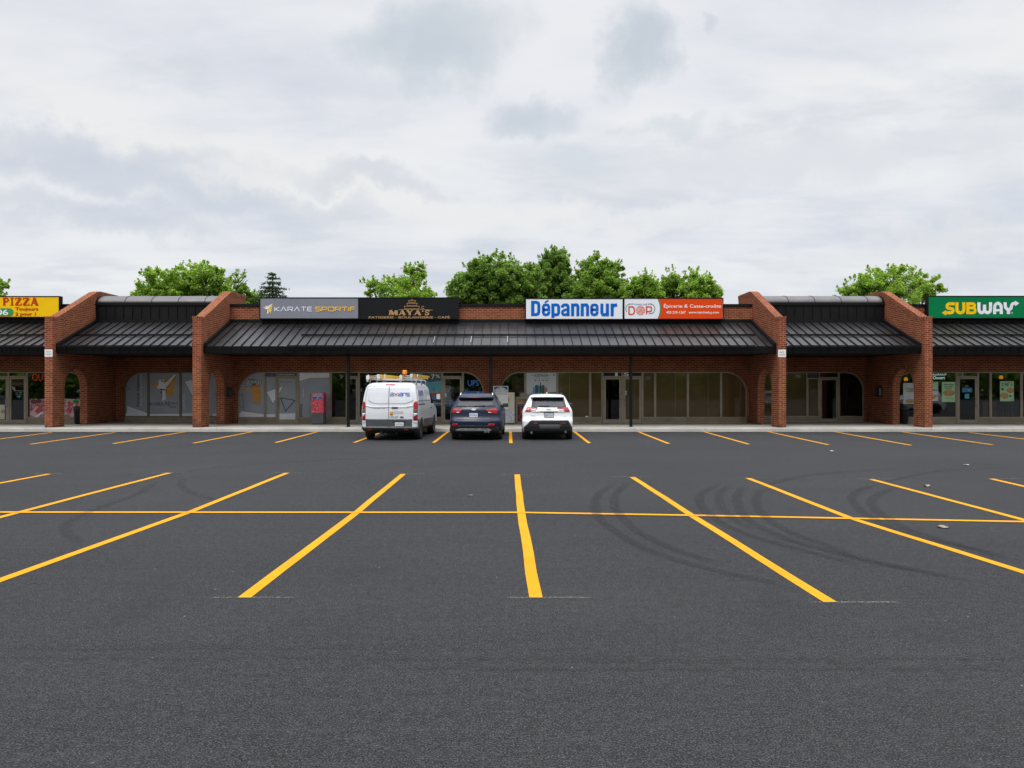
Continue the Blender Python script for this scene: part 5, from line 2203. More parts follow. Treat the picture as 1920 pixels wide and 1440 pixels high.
def tracer(zx, zy, k, cxp, d):
    """zoomed picture coordinates -> size on the tail of a vehicle whose middle is at photo x cxp and depth d"""
    def f(*pts):
        return [((zx + a / k - cxp) * d / FOC, EYE - (zy + b / k - HOR) * d / FOC) for a, b in pts]
    return f


def rect(a, b, c, d):
    return (a, b), (c, b), (c, d), (a, d)


def mirrored(poly):
    return [(-x, z) for x, z in poly][::-1]


SUV = [(.23, .30, 4.25, .80), (.26, .12, 4.36, .87), (.34, .04, 4.5, .905), (.50, .005, 4.58, .92), (.66, .0, 4.6, .925), (.735, .012, 4.59, .925), (.755, .055, 4.58, .925),
       (.90, .085, 4.55, .925), (1.00, .10, 4.42, .922), (1.06, .10, 4.0, .912), (1.10, .115, 3.7, .90), (1.16, .145, 3.42, .875), (1.20, .175, 3.28, .852),
       (1.30, .255, 3.05, .80), (1.42, .345, 2.78, .742), (1.52, .42, 2.5, .69, .13), (1.58, .44, 2.3, .655, .12), (1.63, .50, 2.1, .615, .12), (1.665, .62, 1.9, .53, .15), (1.685, .85, 1.7, .40, .15), (1.69, 1.1, 1.5, .2, .1)]


def suv_common(c, tail, glass_polys, wiper, rim, clad='plastic_black'):
    for sx in (-1, 1):
        ax = 'right' if sx > 0 else 'left'
        win = [[(.52, 1.20), (.95, 1.49), (1.75, 1.51), (1.75, 1.16)], [(1.80, 1.16), (1.80, 1.51), (2.3, 1.49), (3.05, 1.17)]]
        for w in win:
            c.skin('side_window', [w], 'car_glass', ax, .004)
        arch = []
        for yc in (.92, 3.58):
            arch.append([(yc + .43 * cos(a), .36 + .43 * sin(a)) for a in [pi * k / 14 for k in range(15)]] + [(yc - .43, .26), (yc + .43, .26)])
        for a_ in arch:
            c.skin('wheel_arch', [a_], clad, ax, .012)
        c.skin('sill_cladding', [[(1.38, .26), (3.12, .26), (3.12, .42), (1.38, .42)]], clad, ax, .012)
        hd = MB('silver')
        for yh in (1.35, 2.35):
            p = c.hit((yh, .98), ax)
            hd.box(p.x - .01, p.x + sx * .035, yh - .1, yh + .1, .965, .995)
        hd.build('door_handles', c.root)
        c.wheel(sx * .815, .92, .355, .235, sx, rim)
        c.wheel(sx * .815, 3.58, .355, .235, sx, rim)
        mi = MB('plastic_black')
        mi.box(sx * .88, sx * 1.11, 2.80, 2.96, 1.14, 1.30, bev=.045)
        mi.box(sx * .80, sx * .92, 2.84, 2.92, 1.12, 1.17)
        mo = mi.build('door_mirror', c.root)
        mg = MB('car_glass_light')
        mg.box(sx * .905, sx * 1.09, 2.792, 2.799, 1.165, 1.275)
        mg.build('mirror_glass', mo)
    ub = MB('plastic_black')
    ub.box(-.72, .72, .5, 4.2, .20, .30)
    ub.tube([(-.6, .92, .30), (.6, .92, .30)], .05, 8)
    ub.build('underbody', c.root)
    w = MB('plastic_black')
    (xa, za), (xb, zb) = wiper
    pa, pb = c.hit((xa, za), 'rear'), c.hit((xb, zb), 'rear')
    w.tube([pa + Vector((0, -.03, 0)), pb + Vector((0, -.025, 0))], .011, 6)
    w.build('rear_wiper', c.root)


def plate(c, poly, txt, frame=None):
    xs, zs = [p[0] for p in poly], [p[1] for p in poly]
    x0, x1, z0, z1 = min(xs), max(xs), min(zs), max(zs)
    y = c.hit(((x0 + x1) / 2, (z0 + z1) / 2), 'rear').y - .02
    mb = MB('plate_white')
    mb.box(x0, x1, y - .006, y + .03, z0, z1)
    p = mb.build('number_plate', c.root)
    if frame:
        mb = MB(frame)
        frame_mesh(mb, x0 - .012, x1 + .012, z0 - .012, z1 + .012, .02, y - .012, y + .02)
        mb.build('plate_frame', p)
    mb = MB('plate_blue')
    mb.text(txt, x0 + .03, x1 - .03, z0 + .045, z1 - .045, y - .009)
    mb.text('Québec', x0 + .11, x1 - .11, z1 - .035, z1 - .012, y - .009)
    mb.build('plate_number', p)


# white SUV
DW, CW = 25.75, 1024.0
T = tracer(960, 690, 9.6, CW, DW)
white_suv = Car('parked_car', 'white SUV with black lower bumper parked nearest the vacant shop', (wx(CW, DW) + .055, DW, 0), radians(-1.7), SUV, 'suv_white')
c = white_suv
c.skin('rear_window', [T((345, 542), (920, 542), (962, 712), (318, 712))], 'car_glass', off=.006)
gl = c.skin('window_reflection', [T((390, 600), (880, 600), (925, 705), (365, 705))], 'car_glass_light', off=.011)  # paler grey inside the dark border: reflection painted into the glass colour
L1 = T((205, 785), (245, 705), (430, 712), (445, 740), (300, 748), (318, 785))
L2 = T((310, 748), (415, 738), (395, 766), (322, 766))
for k, (a, b) in enumerate(((L1, L2), (mirrored(L1), mirrored(L2)))):
    lo = c.skin('tail_light', [a], 'red_lamp', off=.022)
    c.skin('reversing_lens', [b], 'clear_lamp', off=.030, parent=lo)
c.skin('tailgate_trim', [T((320, 790), (400, 770), (470, 728), (805, 728), (870, 770), (950, 790), (820, 800), (800, 786), (475, 786), (455, 800))], 'suv_white', off=.020)
c.skin('trim_shadow', [T((475, 789), (800, 789), (790, 800), (485, 800))], 'plastic_black', off=.012)  # black strip painting the shadow under the tailgate trim
c.skin('rear_bumper', [T((310, 940), (985, 940), (1055, 1060), (1062, 1100), (1055, 1175), (185, 1175), (180, 1100), (190, 1060), (250, 1010))], 'plastic_black', off=.026)
c.skin('bumper_insert', [T((455, 1020), (855, 1020), (835, 1095), (475, 1095))], 'plastic_grey', off=.030)
for a, b in ((345, 440), (850, 945)):
    c.skin('reflector', [T(*rect(a, 990, b, 1003))], 'red_lamp', off=.034)
plate(c, T(*rect(560, 806, 718, 884)), 'E68 LPN', 'plastic_grey')
em = MB('chrome')
ec = T((637, 756))[0]
ey = c.hit(ec, 'rear').y - .026
for rx, rz, zo in ((.085, .055, 0), (.03, .052, 0), (.06, .02, .025)):
    em.tube([(ec[0] + rx * cos(2 * pi * k / 18), ey, ec[1] + zo + rz * sin(2 * pi * k / 18)) for k in range(19)], .006, 5, cap=False)
em.build('emblem', c.root)
xx = T((322, 850), (392, 882))
c.text('badge_lettering', 'RAV4', xx[0][0], xx[1][0], xx[1][1] + .02, xx[1][1] + .06, 'plastic_grey')
xx = T((900, 870), (940, 885))
c.text('badge_lettering', 'XLE', xx[0][0], xx[1][0], xx[1][1], xx[0][1], 'plastic_grey')
sp = MB('suv_white')
z0, z1 = T((0, 530))[0][1], T((0, 462))[0][1]
sp.prism([(-.58, .30, z0), (-.54, .27, z0 + .035), (-.50, .62, z1 + .0), (-.56, .9, z1 - .02), (-.56, .6, z0)], (0, 0, 0)) if False else None
NSP = 12
rings = []
for k in range(NSP + 1):
    u_ = -1 + 2 * k / NSP
    xx_ = u_ * .615
    e = abs(u_) ** 3
    rings.append([sp.bm.verts.new(p) for p in ((xx_, .30 + .05 * e, z0 - .005), (xx_, .285 + .05 * e, z0 + .02), (xx_, .46 + .03 * e, z0 + .10 - .03 * e), (xx_, .80, z0 + .135 - .05 * e), (xx_, .80, z0 - .05), (xx_, .47, z0 - .03))])
for a, b in zip(rings, rings[1:]):
    for q in range(6):
        sp.bm.faces.new((a[q], a[(q + 1) % 6], b[(q + 1) % 6], b[q])).smooth = True
sp.bm.faces.new(rings[0]); sp.bm.faces.new(rings[-1])
spo = sp.build('roof_spoiler', c.root)
rl = MB('plastic_black')
for sx in (-1, 1):
    rl.tube([(sx * .56, .78, 1.655), (sx * .57, .95, 1.70), (sx * .57, 2.2, 1.705), (sx * .57, 2.4, 1.64)], .018, 6)
rl.build('roof_rails', c.root)
an = MB('suv_white')
an.prism([(-.012, .78, 1.66), (-.012, .86, 1.745), (-.012, .95, 1.68)], (.024, 0, 0))
an.build('roof_antenna', c.root)
ex = MB('plastic_grey')
for p in T((325, 1165), (938, 1150)):
    ex.tube([(p[0], .00, p[1]), (p[0], .25, p[1])], .045, 12)
ex.build('exhaust_tips', c.root)
suv_common(c, None, None, (T((455, 688))[0], T((645, 691))[0]), 'rim')

# navy SUV
DN, CN = 25.6, 894.5
T = tracer(830, 690, 9.6, CN, DN)
NAVY = [(z * 1.015, yr, yf + .1, hw * 1.02, *r) for z, yr, yf, hw, *r in SUV]
navy_suv = Car('parked_car', 'dark navy SUV parked between the white van and the white SUV', (wx(CN, DN) - .065, DN, 0), radians(-2.0), NAVY, 'suv_navy', rr=.22, bulge=.12)
c = navy_suv
c.skin('rear_window', [T((292, 548), (930, 548), (962, 692), (255, 700))], 'car_glass', off=.006)
c.skin('window_reflection', [T((320, 590), (915, 590), (935, 682), (285, 690))], 'car_glass_light', off=.011)  # grey reflection painted on the rear glass as a paler patch
L1 = T((168, 815), (180, 775), (215, 730), (388, 745), (352, 818))
L2 = T((265, 795), (330, 792), (322, 808), (270, 812))
R1 = T((788, 745), (985, 728), (1020, 762), (1012, 830), (850, 818))
R2 = T((845, 795), (910, 795), (900, 812), (850, 808))
for a, b in ((L1, L2), (R1, R2)):
    lo = c.skin('tail_light', [a], 'red_lamp', off=.022)
    c.skin('reversing_lens', [b], 'clear_lamp', off=.030, parent=lo)
c.skin('rear_bumper', [T((150, 1065), (300, 1050), (330, 1030), (850, 1030), (890, 1050), (1062, 1065), (1058, 1175), (148, 1175))], 'plastic_black', off=.022)
c.skin('skid_plate', [T((255, 1118), (330, 1094), (845, 1094), (915, 1118), (890, 1136), (275, 1136))], 'silver', off=.032)
for a, b in ((188, 305), (852, 975)):
    c.skin('reflector', [T((a, 1018), (a + 12, 1002), (b - 12, 1002), (b, 1018), (b - 10, 1046), (a + 10, 1046))], 'red_lamp', off=.030)
c.skin('tailgate_crease', [T((275, 925), (285, 962), (330, 970), (830, 970), (880, 960), (888, 920), (880, 950), (830, 961), (330, 961), (290, 952))], 'plastic_grey', off=.005)
plate(c, T(*rect(510, 815, 660, 884)), 'K23 XBN')
ep = T((587, 747))[0]
em = MB('white')
ey = c.hit(ep, 'rear').y - .014
em.disc(ep[0], ep[1], .085, .034, ey)
em.build('emblem', c.root)
xx = T((285, 900), (395, 915))
c.text('badge_lettering', 'SORENTO', xx[0][0], xx[1][0], xx[1][1], xx[0][1], 'chrome')
xx = T((800, 903), (872, 913))
c.text('badge_lettering', 'AWD', xx[0][0], xx[1][0], xx[1][1], xx[0][1], 'chrome')
sp = MB('suv_navy', 'plastic_black')
z0 = T((0, 545))[0][1]
rings = []
for k in range(NSP + 1):
    u_ = -1 + 2 * k / NSP
    xx_ = u_ * .64
    e = abs(u_) ** 3
    rings.append([sp.bm.verts.new(p) for p in ((xx_, .28 + .08 * e, z0 - .0), (xx_, .27 + .08 * e, z0 + .035), (xx_, .46 + .03 * e, z0 + .10 - .03 * e), (xx_, .85, z0 + .145 - .05 * e), (xx_, .85, z0 - .05), (xx_, .47, z0 - .045))])
for a, b in zip(rings, rings[1:]):
    for q in range(6):
        f = sp.bm.faces.new((a[q], a[(q + 1) % 6], b[(q + 1) % 6], b[q]))
        f.smooth = True
        f.material_index = 1 if q in (0, 5) else 0
sp.bm.faces.new(rings[0]); sp.bm.faces.new(rings[-1])
spn = sp.build('roof_spoiler', c.root)
bl = MB('red_lamp')
bl.box(-.16, .16, .262, .285, z0 + .012, z0 + .03)
bl.build('brake_lamp', spn)
rl = MB('chrome')
for sx in (-1, 1):
    rl.tube([(sx * .60, .62, 1.62), (sx * .585, .72, 1.695), (sx * .575, .95, 1.735), (sx * .575, 2.2, 1.74), (sx * .575, 2.45, 1.66)], .024, 8)
rl.build('roof_rails', c.root)
an = MB('plastic_black')
an.prism([(.02, .80, 1.69), (.02, .88, 1.775), (.02, .98, 1.71)], (.024, 0, 0))
an.build('roof_antenna', c.root)
ex = MB('chrome')
for q in (-.055, .055):
    p = T((830, 1145))[0]
    ex.tube([(p[0] + q, -.01, p[1]), (p[0] + q, .25, p[1])], .045, 12)
ex.build('exhaust_tips', c.root)
suv_common(c, None, None, (T((585, 688))[0], T((790, 690))[0]), 'rim_dark')

# white van
DV, CV = 25.6, 732.0
T = tracer(660, 680, 9, CV, DV)
VAN = [(.30, .30, 5.3, .86, .08), (.33, .03, 5.42, .96, .10), (.44, -.03, 5.5, 1.015, .13), (.475, -.02, 5.5, 1.02, .13), (.49, .07, 5.5, 1.015, .09), (.77, .06, 5.48, 1.025, .09), (.95, .06, 5.42, 1.03, .09),
       (1.05, .065, 5.25, 1.03, .09), (1.15, .075, 4.95, 1.027, .09), (1.25, .085, 4.65, 1.02, .09), (1.45, .115, 4.38, .995, .10), (1.70, .165, 4.02, .955, .11), (1.88, .215, 3.72, .915, .13), (1.96, .255, 3.5, .875, .15),
       (2.01, .32, 3.3, .82, .17), (2.045, .43, 3.15, .74, .2), (2.06, .6, 3.0, .62, .2), (2.066, .9, 2.7, .4, .2)]
van = Car('delivery_van', 'white work van with ladders and an orange beacon on its roof', (wx(CV, DV) - .055, DV, 0), radians(-2.7), [(z if z < 1.2 else 1.2 + (z - 1.2) * 1.05, *q) for z, *q in VAN], 'van_white', 'van', rf=.45, bulge=.05, dark_below=.49)
c = van
c.skin('lower_panel', [T((240, 955), (632, 955), (632, 1104), (248, 1104))], 'van_grey', off=.006)
c.skin('lower_panel', [T((642, 955), (1038, 955), (1030, 1104), (642, 1104))], 'van_grey', off=.006)
c.skin('rear_door', [T((272, 412), (628, 408), (628, 690), (430, 690), (345, 680), (285, 640))], 'van_white', off=.014)
c.skin('rear_door', [T((644, 408), (1000, 412), (1040, 500), (1052, 640), (960, 680), (850, 690), (644, 690))], 'van_white', off=.014)
c.skin('door_gap', [T((633, 400), (641, 400), (641, 1108), (633, 1108))], 'plastic_grey', off=.004)
c.skin('door_outline', [T((250, 420), (268, 395), (1010, 395), (1035, 425), (1029, 425), (1006, 401), (272, 401), (256, 424), (236, 640), (230, 640))], 'plastic_grey', off=.003)
c.skin('door_press', [T((240, 715), (345, 745), (628, 748), (628, 756), (340, 756), (240, 730)), T((644, 748), (930, 745), (1045, 715), (1045, 730), (940, 756), (644, 756))], 'van_white', off=.022)
for a, b in ((181, 236), (1054, 1126)):
    w = b - a
    lo = c.skin('tail_light', [T((a, 975), (a + w * .05, 690), (a + w * .3, 655), (a + w * .8, 655), (b, 690), (b, 975))], 'red_lamp', off=.020)
    c.skin('indicator_lens', [T((a + 3, 790), (b - 3, 790), (b - 3, 850), (a + 3, 850))], 'plastic_grey', off=.027, parent=lo)
    c.skin('reversing_lens', [T((a + 8, 852), (b - 4, 852), (b - 4, 880), (a + 8, 915))], 'clear_lamp', off=.028, parent=lo)
    c.skin('corner_panel', [T((a, 980), (b, 980), (b, 1020), (a + 6, 1020))], 'van_white', off=.010)
c.skin('rear_bumper', [T((172, 1112), (172, 1070), (238, 1110), (1040, 1110), (1145, 1070), (1150, 1165), (1090, 1185), (240, 1160))], 'plastic_black', off=.016)
for a, b in ((285, 360), (915, 975)):
    c.skin('reflector', [T(*rect(a, 1122, b, 1146))], 'red_lamp', off=.030)
c.skin('brake_lamp', [T((560, 372), (575, 360), (725, 360), (738, 372), (725, 380), (575, 380))], 'red_lamp', off=.010)
c.skin('door_handle', [T((685, 760), (700, 748), (790, 748), (800, 760), (785, 772), (700, 772))], 'plastic_black', off=.026)
c.skin('plate_recess', [T((710, 988), (935, 988), (935, 1004), (710, 1004))], 'plastic_black', off=.014)
plate(c, T(*rect(748, 1008, 892, 1072)), 'FS41352')
a, b = T((655, 568), (992, 506))
c.word('company_lettering', 'axians', a[0], b[0], a[1], b[1], .022, {None: 'logo_blue', 1: 'logo_red'}, off=.024)
c.skin('sticker', [T(*rect(660, 815, 712, 885))], 'vinyl_orange', off=.010)
for body, r_ in (('VÉHICULE', (725, 815, 885, 830)), ('ÉCONOME', (725, 838, 885, 862)), ('1-85-325', (655, 900, 800, 935))):
    a, b = T((r_[0], r_[3]), (r_[2], r_[1]))
    c.text('lettering', body, a[0], b[0], a[1], b[1], 'plastic_grey', off=.012)
a, b = T((365, 778), (575, 766))
c.text('badge_lettering', 'TRANSIT 150', a[0], b[0], a[1], b[1], 'plastic_grey', off=.012)
ep = T((860, 921))[0]
em = MB('plate_blue', 'chrome')
ey = c.hit(ep, 'rear').y - .012
em.disc(ep[0], ep[1], .075, .032, ey, 1)
em.disc(ep[0], ep[1], .066, .026, ey - .002, 0)
em.build('emblem', c.root)
for sx in (-1, 1):
    ax = 'right' if sx > 0 else 'left'
    c.skin('side_cladding', [[(.25, .42), (.50, .42), (.50, .76), (.16, .76)], [(1.45, .42), (3.75, .42), (3.75, .70), (1.45, .74)]], 'van_grey', ax, .012)
    arch = []
    for yc in (.95, 4.25):
        arch.append([(yc + .44 * cos(a), .37 + .44 * sin(a)) for a in [pi * k / 14 for k in range(15)]] + [(yc - .44, .34), (yc + .44, .34)])
    for a_ in arch:
        c.skin('wheel_arch', [a_], 'plastic_black', ax, .010)
    c.skin('door_window', [[(3.35, 1.28), (3.35, 1.84), (3.62, 1.84), (4.35, 1.30)]], 'car_glass', ax, .006)
    c.skin('side_panel', [[(.42, 1.42), (.50, 1.86), (1.75, 1.86), (1.75, 1.42)]], 'van_white', ax, .012)
    c.skin('side_panel', [[(1.85, 1.42), (1.85, 1.86), (3.12, 1.86), (3.2, 1.42)]], 'van_white', ax, .012)
    c.skin('door_rail', [[(.35, 1.28), (1.75, 1.28), (1.75, 1.32), (.35, 1.32)]], 'plastic_grey', ax, .010)
    c.skin('side_door_handle', [[(3.2, 1.10), (3.45, 1.10), (3.45, 1.14), (3.2, 1.14)]], 'plastic_black', ax, .026)
    c.wheel(sx * .895, .95, .36, .25, sx, 'silver')
    c.wheel(sx * .895, 4.25, .36, .25, sx, 'silver')
    mi = MB('plastic_black')
    mi.box(sx * 1.10, sx * 1.30, 4.22, 4.36, 1.30, 1.68, bev=.04)
    mi.box(sx * .97, sx * 1.12, 4.26, 4.33, 1.34, 1.42)
    mo = mi.build('door_mirror', c.root)
    mg = MB('clear_lamp')
    mg.box(sx * 1.125, sx * 1.28, 4.212, 4.219, 1.44, 1.65)
    mg.build('mirror_glass', mo)
c.word('side_lettering', 'axians', .62, 1.70, 1.62, 1.80, .03, {None: 'logo_blue', 1: 'logo_red'}, 'right', .020)
ub = MB('plastic_black')
ub.box(-.8, .8, .5, 5.0, .24, .36)
ub.tube([(-.7, .95, .34), (.7, .95, .34)], .07, 8)
ub.tube([(.25, .1, .26), (.25, .6, .28)], .035, 8)
ub.box(-.35, -.25, .05, .3, .22, .34)
ub.build('underbody', c.root)
for yb in (.75, 1.85, 3.0):
    rk = MB('silver')
    rk.tube([(-.88, yb, 2.0), (-.86, yb, 2.17), (-.80, yb, 2.21), (.80, yb, 2.21), (.86, yb, 2.17), (.88, yb, 2.0)], .022, 8)
    rk.build('roof_rack_bar', c.root)
rk = MB('white')
for sx in (-.92, -.30, .30, .92):
    rk.tube([(sx, .72, 2.23), (sx, .70, 2.40)], .012, 6)
rk.build('rack_stops', c.root)
bc = MB('plastic_black')
bc.tube([(.02, 2.95, 2.05), (.02, 2.95, 2.42)], .03, 8)
bc.box(-.08, .12, 2.85, 3.05, 2.40, 2.44)
bo = bc.build('beacon_stand', c.root)
bc = MB('orange_lamp')
bc.tube([(.02, 2.95, 2.441), (.02, 2.95, 2.60), (.02, 2.95, 2.62)], .09, 16)
bc.build('beacon_lens', bo)


def ladder(x0, w, y0, ln, z, label, tilt):
    lt = thing('ladder', label, 'ladder', van.root.location, 'ladders on the van roof', built_in_world=False)
    lt.rotation_euler = van.root.rotation_euler
    ca, sa = cos(tilt), sin(tilt)
    for k in range(2):
        for q in (0, 1):
            mb = MB('ladder_yellow')
            cx_, cz = x0 + (w * q) * ca, z + (w * q) * sa + .075 * k
            mb.box(cx_ - .018, cx_ + .018, y0 + .25 * k, y0 + ln - .3 * (1 - k), cz - .035, cz + .035, bev=.005)
            mb.build('rail', lt)
        for i in range(int((ln - .4) / .3)):
            mb = MB('silver')
            y = y0 + .35 + .3 * i
            mb.tube([(x0 + .018 * ca, y, z + .075 * k + .018 * sa), (x0 + (w - .018) * ca, y, z + .075 * k + (w - .018) * sa)], .016, 6)
            mb.build('rung', lt)
    mb = MB('white')
    for q in (0, 1):
        cx_, cz = x0 + (w * q) * ca, z + (w * q) * sa
        mb.box(cx_ - .026, cx_ + .026, y0 - .12, y0 + .12, cz - .05, cz + .10, bev=.012)
        mb.box(cx_ - .03, cx_ + .03, y0 - .05, y0 + .0, cz - .12, cz - .05)
    mb.build('ladder_feet', lt)


ladder(-.86, .40, .35, 4.4, 2.25, 'yellow extension ladder on the outer roof edge of the van', radians(6))
ladder(.36, .40, .35, 4.2, 2.25, 'yellow extension ladder on the roof side next to the navy car', radians(8))

# two more white cars stand further along the lot, seen only as reflections in the shop glass
dup(white_suv.root, (34.0, 15.5, 0), radians(95), 'white SUV parked outside the frame, mirrored in the sandwich shop glass')
dup(white_suv.root, (22.5, 14.0, 0), radians(185), 'white SUV parked outside the frame, mirrored in the recessed vacant window')

# ------------------------------------------------------------------ trees
def leaves_mesh(name, pts, size, mat, parent, seed, needle=False):
    rnd = random.Random(seed)
    V, F = [], []
    for p, n in pts:
        s_ = size * rnd.uniform(.65, 1.35)
        d = Vector((rnd.gauss(0, 1), rnd.gauss(0, 1), rnd.gauss(0, 1) * .6))
        nn = (n * .5 + Vector((rnd.gauss(0, .6), rnd.gauss(0, .6), rnd.gauss(0, .6) + .35)))
        if nn.length < .01:
            continue
        nn.normalize()
        t = (d - nn * d.dot(nn))
        if t.length < .01:
            continue
        t.normalize()
        b = nn.cross(t)
        k = .32 if needle else .62
        i = len(V)
        V += [p - t * s_ * .5, p + b * s_ * .5 * k - t * s_ * .05 + nn * s_ * .05, p + t * s_ * .55, p - b * s_ * .5 * k - t * s_ * .05 + nn * s_ * .05]
        F.append((i, i + 1, i + 2, i + 3))
    me = bpy.data.meshes.new(name)
    me.from_pydata([tuple(v_) for v_ in V], [], F)
    me.materials.append(mat)
    o = bpy.data.objects.new(name, me)
    COL.objects.link(o)
    adopt(o, parent)
    return o


def limb_path(a, b, rnd, n=5, bend=.12):
    a, b = Vector(a), Vector(b)
    L = (b - a).length
    return [a.lerp(b, k / n) + Vector((rnd.uniform(-1, 1), rnd.uniform(-1, 1), rnd.uniform(0, 1))) * L * bend * .5 * sin(pi * k / n) for k in range(n + 1)]


def broad_tree(label, d, lobes, mat, size=.30, density=1.0, seed=1, trunk=.28):
    """lobes: (px, py, rx px, ry px) as they show at depth d"""
    rnd = random.Random(seed)
    k = d / FOC
    L = []
    for px, py, rx, ry in lobes:
        L.append((Vector((wx(px, d), d + rnd.uniform(-.4, .4) * rx * k, wz(py, d))), Vector((rx * k, rx * k * .85, ry * k))))
    cx_ = sum(l[0].x * l[1].x for l in L) / sum(l[1].x for l in L)
    base = (cx_, d, 0)
    t = thing('leafy_tree', label, 'tree', base, 'trees behind the shopping plaza')
    lowest = min(l[0].z - l[1].z * .6 for l in L)
    fork = max(1.8, lowest * .55)
    tb_ = MB('bark')
    tb_.tube(limb_path((cx_, d, 0), (cx_ + rnd.uniform(-.2, .2), d, fork), rnd, 5, .06), trunk, 10, r2=trunk * .75)
    for c0, r in L:
        tb_.tube(limb_path((cx_, d, fork - .15), c0, rnd, 6, .15), trunk * .55, 8, r2=.05)
        for _ in range(7):
            e = c0 + Vector((rnd.uniform(-1, 1) * r.x, rnd.uniform(-1, 1) * r.y, rnd.uniform(-.5, .95) * r.z)) * .75
            tb_.tube(limb_path(c0 - Vector((0, 0, r.z * .35)), e, rnd, 4, .2), .05, 5, r2=.015)
    tb_.build('trunk', t)
    pts = []
    for c0, r in L:
        # young shoots that break the outline of the crown
        for _ in range(int(5 + 3.2 * r.x)):
            a = rnd.uniform(0, 2 * pi)
            q = rnd.random() ** .5 * .92
            e = c0 + Vector((cos(a) * q * r.x, sin(a) * q * r.y, sqrt(max(0, 1 - q * q)) * r.z * .92))
            lean = Vector((cos(a) * q * .55, sin(a) * q * .55, 1)).normalized()
            ln = rnd.uniform(.3, .85) * (.5 + .13 * min(r.x, 3))
            for _ in range(int(46 * ln)):
                f = rnd.random()
                w = Vector((rnd.gauss(0, 1), rnd.gauss(0, 1), rnd.gauss(0, .6))).normalized()
                pts.append((e + lean * ln * f + w * rnd.random() * .30 * (1.05 - f), w))
        nc = int(max(14, 26 * density * (r.x * r.z) ** .75))
        for _ in range(nc):
            u_ = Vector((rnd.gauss(0, 1), rnd.gauss(0, 1), rnd.gauss(0, 1))).normalized()
            q = rnd.random() ** .42
            if rnd.random() < .12:
                q *= 1.14
            cc = c0 + Vector((u_.x * r.x, u_.y * r.y, u_.z * r.z)) * q
            cr = rnd.uniform(.26, .56) * (.55 + .12 * min(r.x, 4))
            for _ in range(int(rnd.uniform(52, 84))):
                w = Vector((rnd.gauss(0, 1), rnd.gauss(0, 1), rnd.gauss(0, .75)))
                w = w.normalized() * rnd.random() ** .45
                pts.append((cc + w * cr, w))
    leaves_mesh('crown', pts, size * .72, M[mat], t, seed)
    return t


def spruce(label, d, px, py_top, half_px, py_base, seed):
    rnd = random.Random(seed)
    k = d / FOC
    x, zt_ = wx(px, d), wz(py_top, d)
    slope = half_px / (py_base - py_top)
    t = thing('spruce_tree', label, 'tree', (x, d, 0), 'trees behind the shopping plaza')
    tb_ = MB('bark')
    tb_.tube([(x, d, 0), (x, d, zt_ * .6), (x, d, zt_ - .1)], .22, 8, r2=.02)
    pts = []
    z = zt_ - .15
    while z > 2.2:
        r = min((zt_ - z) * slope, 3.6) + .10
        n = int(6 + r * 4)
        a0 = rnd.uniform(0, 6)
        for i in range(n):
            a = a0 + 2 * pi * i / n + rnd.uniform(-.2, .2)
            rr_ = r * rnd.uniform(.72, 1.12)
            tip = Vector((x + rr_ * cos(a), d + rr_ * sin(a), z - rr_ * .22 + .12))
            root_ = Vector((x, d, z))
            tb_.tube([root_, root_.lerp(tip, .6) + Vector((0, 0, -.04)), tip], .022, 4, r2=.006)
            for q in range(int(10 + rr_ * 16)):
                f = rnd.random() ** .7
                p = root_.lerp(tip, f) + Vector((rnd.gauss(0, .10), rnd.gauss(0, .10), rnd.gauss(0, .05) - .05 * f))
                pts.append((p, Vector((0, 0, 1))))
        z -= rnd.uniform(.26, .36)
    tb_.build('trunk', t)
    leaves_mesh('crown', pts, .27, M['needle'], t, seed, True)


broad_tree('broad bright green tree rising behind the curved roof by the karate school', 54,
           [(300, 540, 42, 34), (352, 528, 46, 32), (392, 524, 32, 28), (330, 555, 60, 34), (400, 556, 46, 36), (290, 560, 32, 26)], 'leaf_bright', .30, 1.0, 3)
broad_tree('loose small-crowned tree beside the spruce', 56, [(445, 535, 27, 24), (420, 560, 28, 26), (462, 556, 16, 16)], 'leaf_mid', .24, .62, 5, .18)
broad_tree('low leafy tree between the spruce and the grey sign', 58, [(480, 562, 14, 12), (500, 575, 22, 14)], 'leaf_bright', .26, .9, 6, .15)
spruce('dark pointed spruce left of the grey sign', 57, 510.5, 511, 38, 560, 7)
broad_tree('tree at the very edge behind the yellow pizza sign', 52, [(-14, 545, 30, 12), (-20, 532, 28, 13), (-22, 558, 36, 14), (-34, 518, 26, 18), (-40, 545, 30, 30)], 'leaf_mid', .28, .9, 8)
broad_tree('light green tree behind the black bakery sign', 52, [(768, 528, 32, 28), (735, 545, 36, 20), (700, 543, 26, 16), (790, 552, 28, 22), (757, 562, 50, 24), (784, 510, 14, 14)], 'leaf_bright', .27, .85, 9)
broad_tree('large dark green tree above the bare brick parapet', 53, [(930, 520, 58, 42), (896, 545, 48, 38), (955, 545, 56, 44), (870, 552, 34, 28), (990, 530, 30, 36), (930, 560, 70, 34), (985, 556, 46, 36), (900, 520, 34, 30)], 'leaf_dark', .29, 1.6, 10, .34)
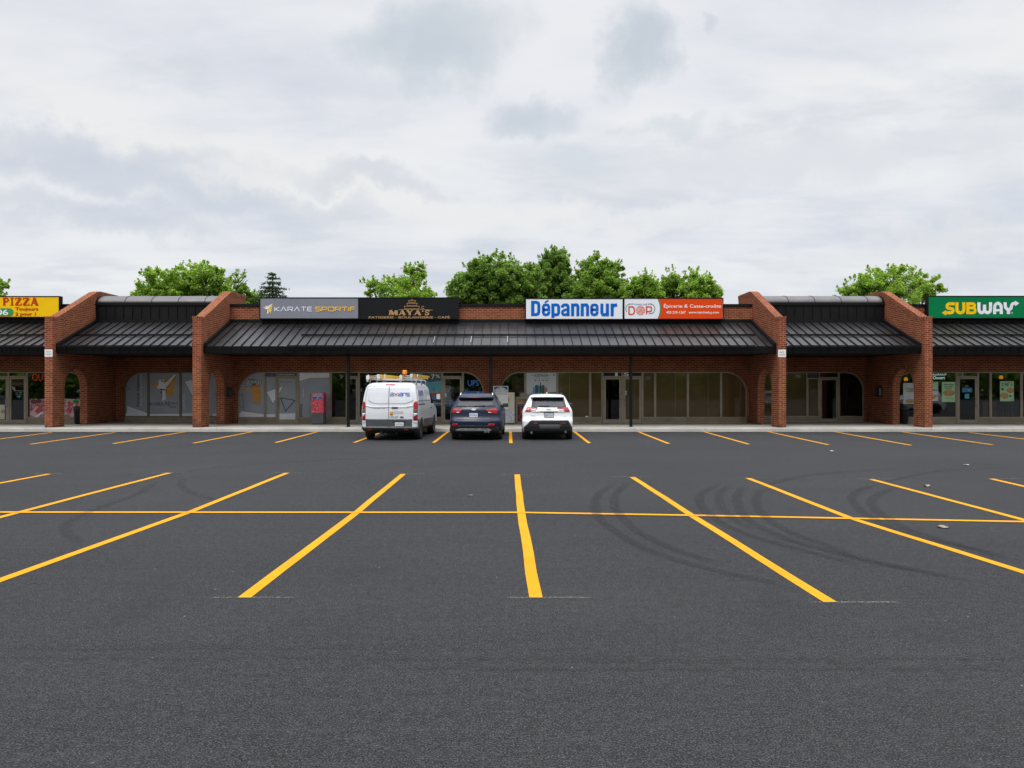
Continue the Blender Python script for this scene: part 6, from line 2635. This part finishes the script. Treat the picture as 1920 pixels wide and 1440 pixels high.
broad_tree('tallest dark tree with a pointed top behind the white sign', 56, [(1040, 500, 30, 36), (1038, 530, 42, 42), (1062, 545, 36, 36), (1020, 552, 38, 34), (1037, 484, 15, 14), (1006, 540, 30, 36), (1080, 556, 30, 28)], 'leaf_dark', .28, 1.5, 11, .3)
broad_tree('upright green tree with several pointed tops', 54, [(1122, 508, 24, 30), (1094, 522, 17, 30), (1152, 520, 20, 30), (1120, 540, 44, 36), (1100, 556, 36, 30), (1155, 552, 26, 30), (1130, 530, 30, 36)], 'leaf_mid', .27, 1.5, 12)
broad_tree('yellow-green tree behind the join of the white signs', 52, [(1205, 535, 24, 24), (1186, 548, 22, 22), (1222, 550, 22, 26), (1205, 562, 38, 26)], 'leaf_bright', .25, 1.4, 13, .2)
broad_tree('slim green tree behind the orange sign', 55, [(1262, 530, 20, 24), (1256, 552, 26, 28), (1280, 555, 18, 24), (1242, 556, 20, 26)], 'leaf_mid', .25, 1.35, 14, .18)
broad_tree('green tree at the end of the orange sign', 53, [(1304, 528, 20, 24), (1318, 545, 26, 26), (1338, 555, 18, 20), (1300, 560, 34, 26)], 'leaf_bright', .25, 1.25, 15, .2)
broad_tree('broad light green tree behind the brick wall by the green sign', 54, [(1650, 540, 54, 34), (1690, 528, 40, 28), (1725, 540, 34, 28), (1612, 545, 34, 24), (1668, 556, 70, 32), (1745, 552, 26, 24), (1590, 556, 26, 18)], 'leaf_bright', .28, .85, 16)

# a far-off belt of trees behind the viewer, which the shop glass mirrors
rnd = random.Random(77)
pts = []
for i in range(520):
    cc = Vector((rnd.uniform(-110, 110), -62 + rnd.uniform(-4, 4), rnd.uniform(.5, 9) * rnd.uniform(.6, 1)))
    for _ in range(40):
        w = Vector((rnd.gauss(0, 1), rnd.gauss(0, 1), rnd.gauss(0, 1))).normalized() * rnd.random() ** .4
        pts.append((cc + w * 2.4, w))
belt = thing('distant_woods', 'dark belt of trees on the far side of the lot', 'woods', (0, -62, 0), None, 'stuff')
leaves_mesh('foliage', pts, 1.5, M['leaf_dark'], belt, 78)
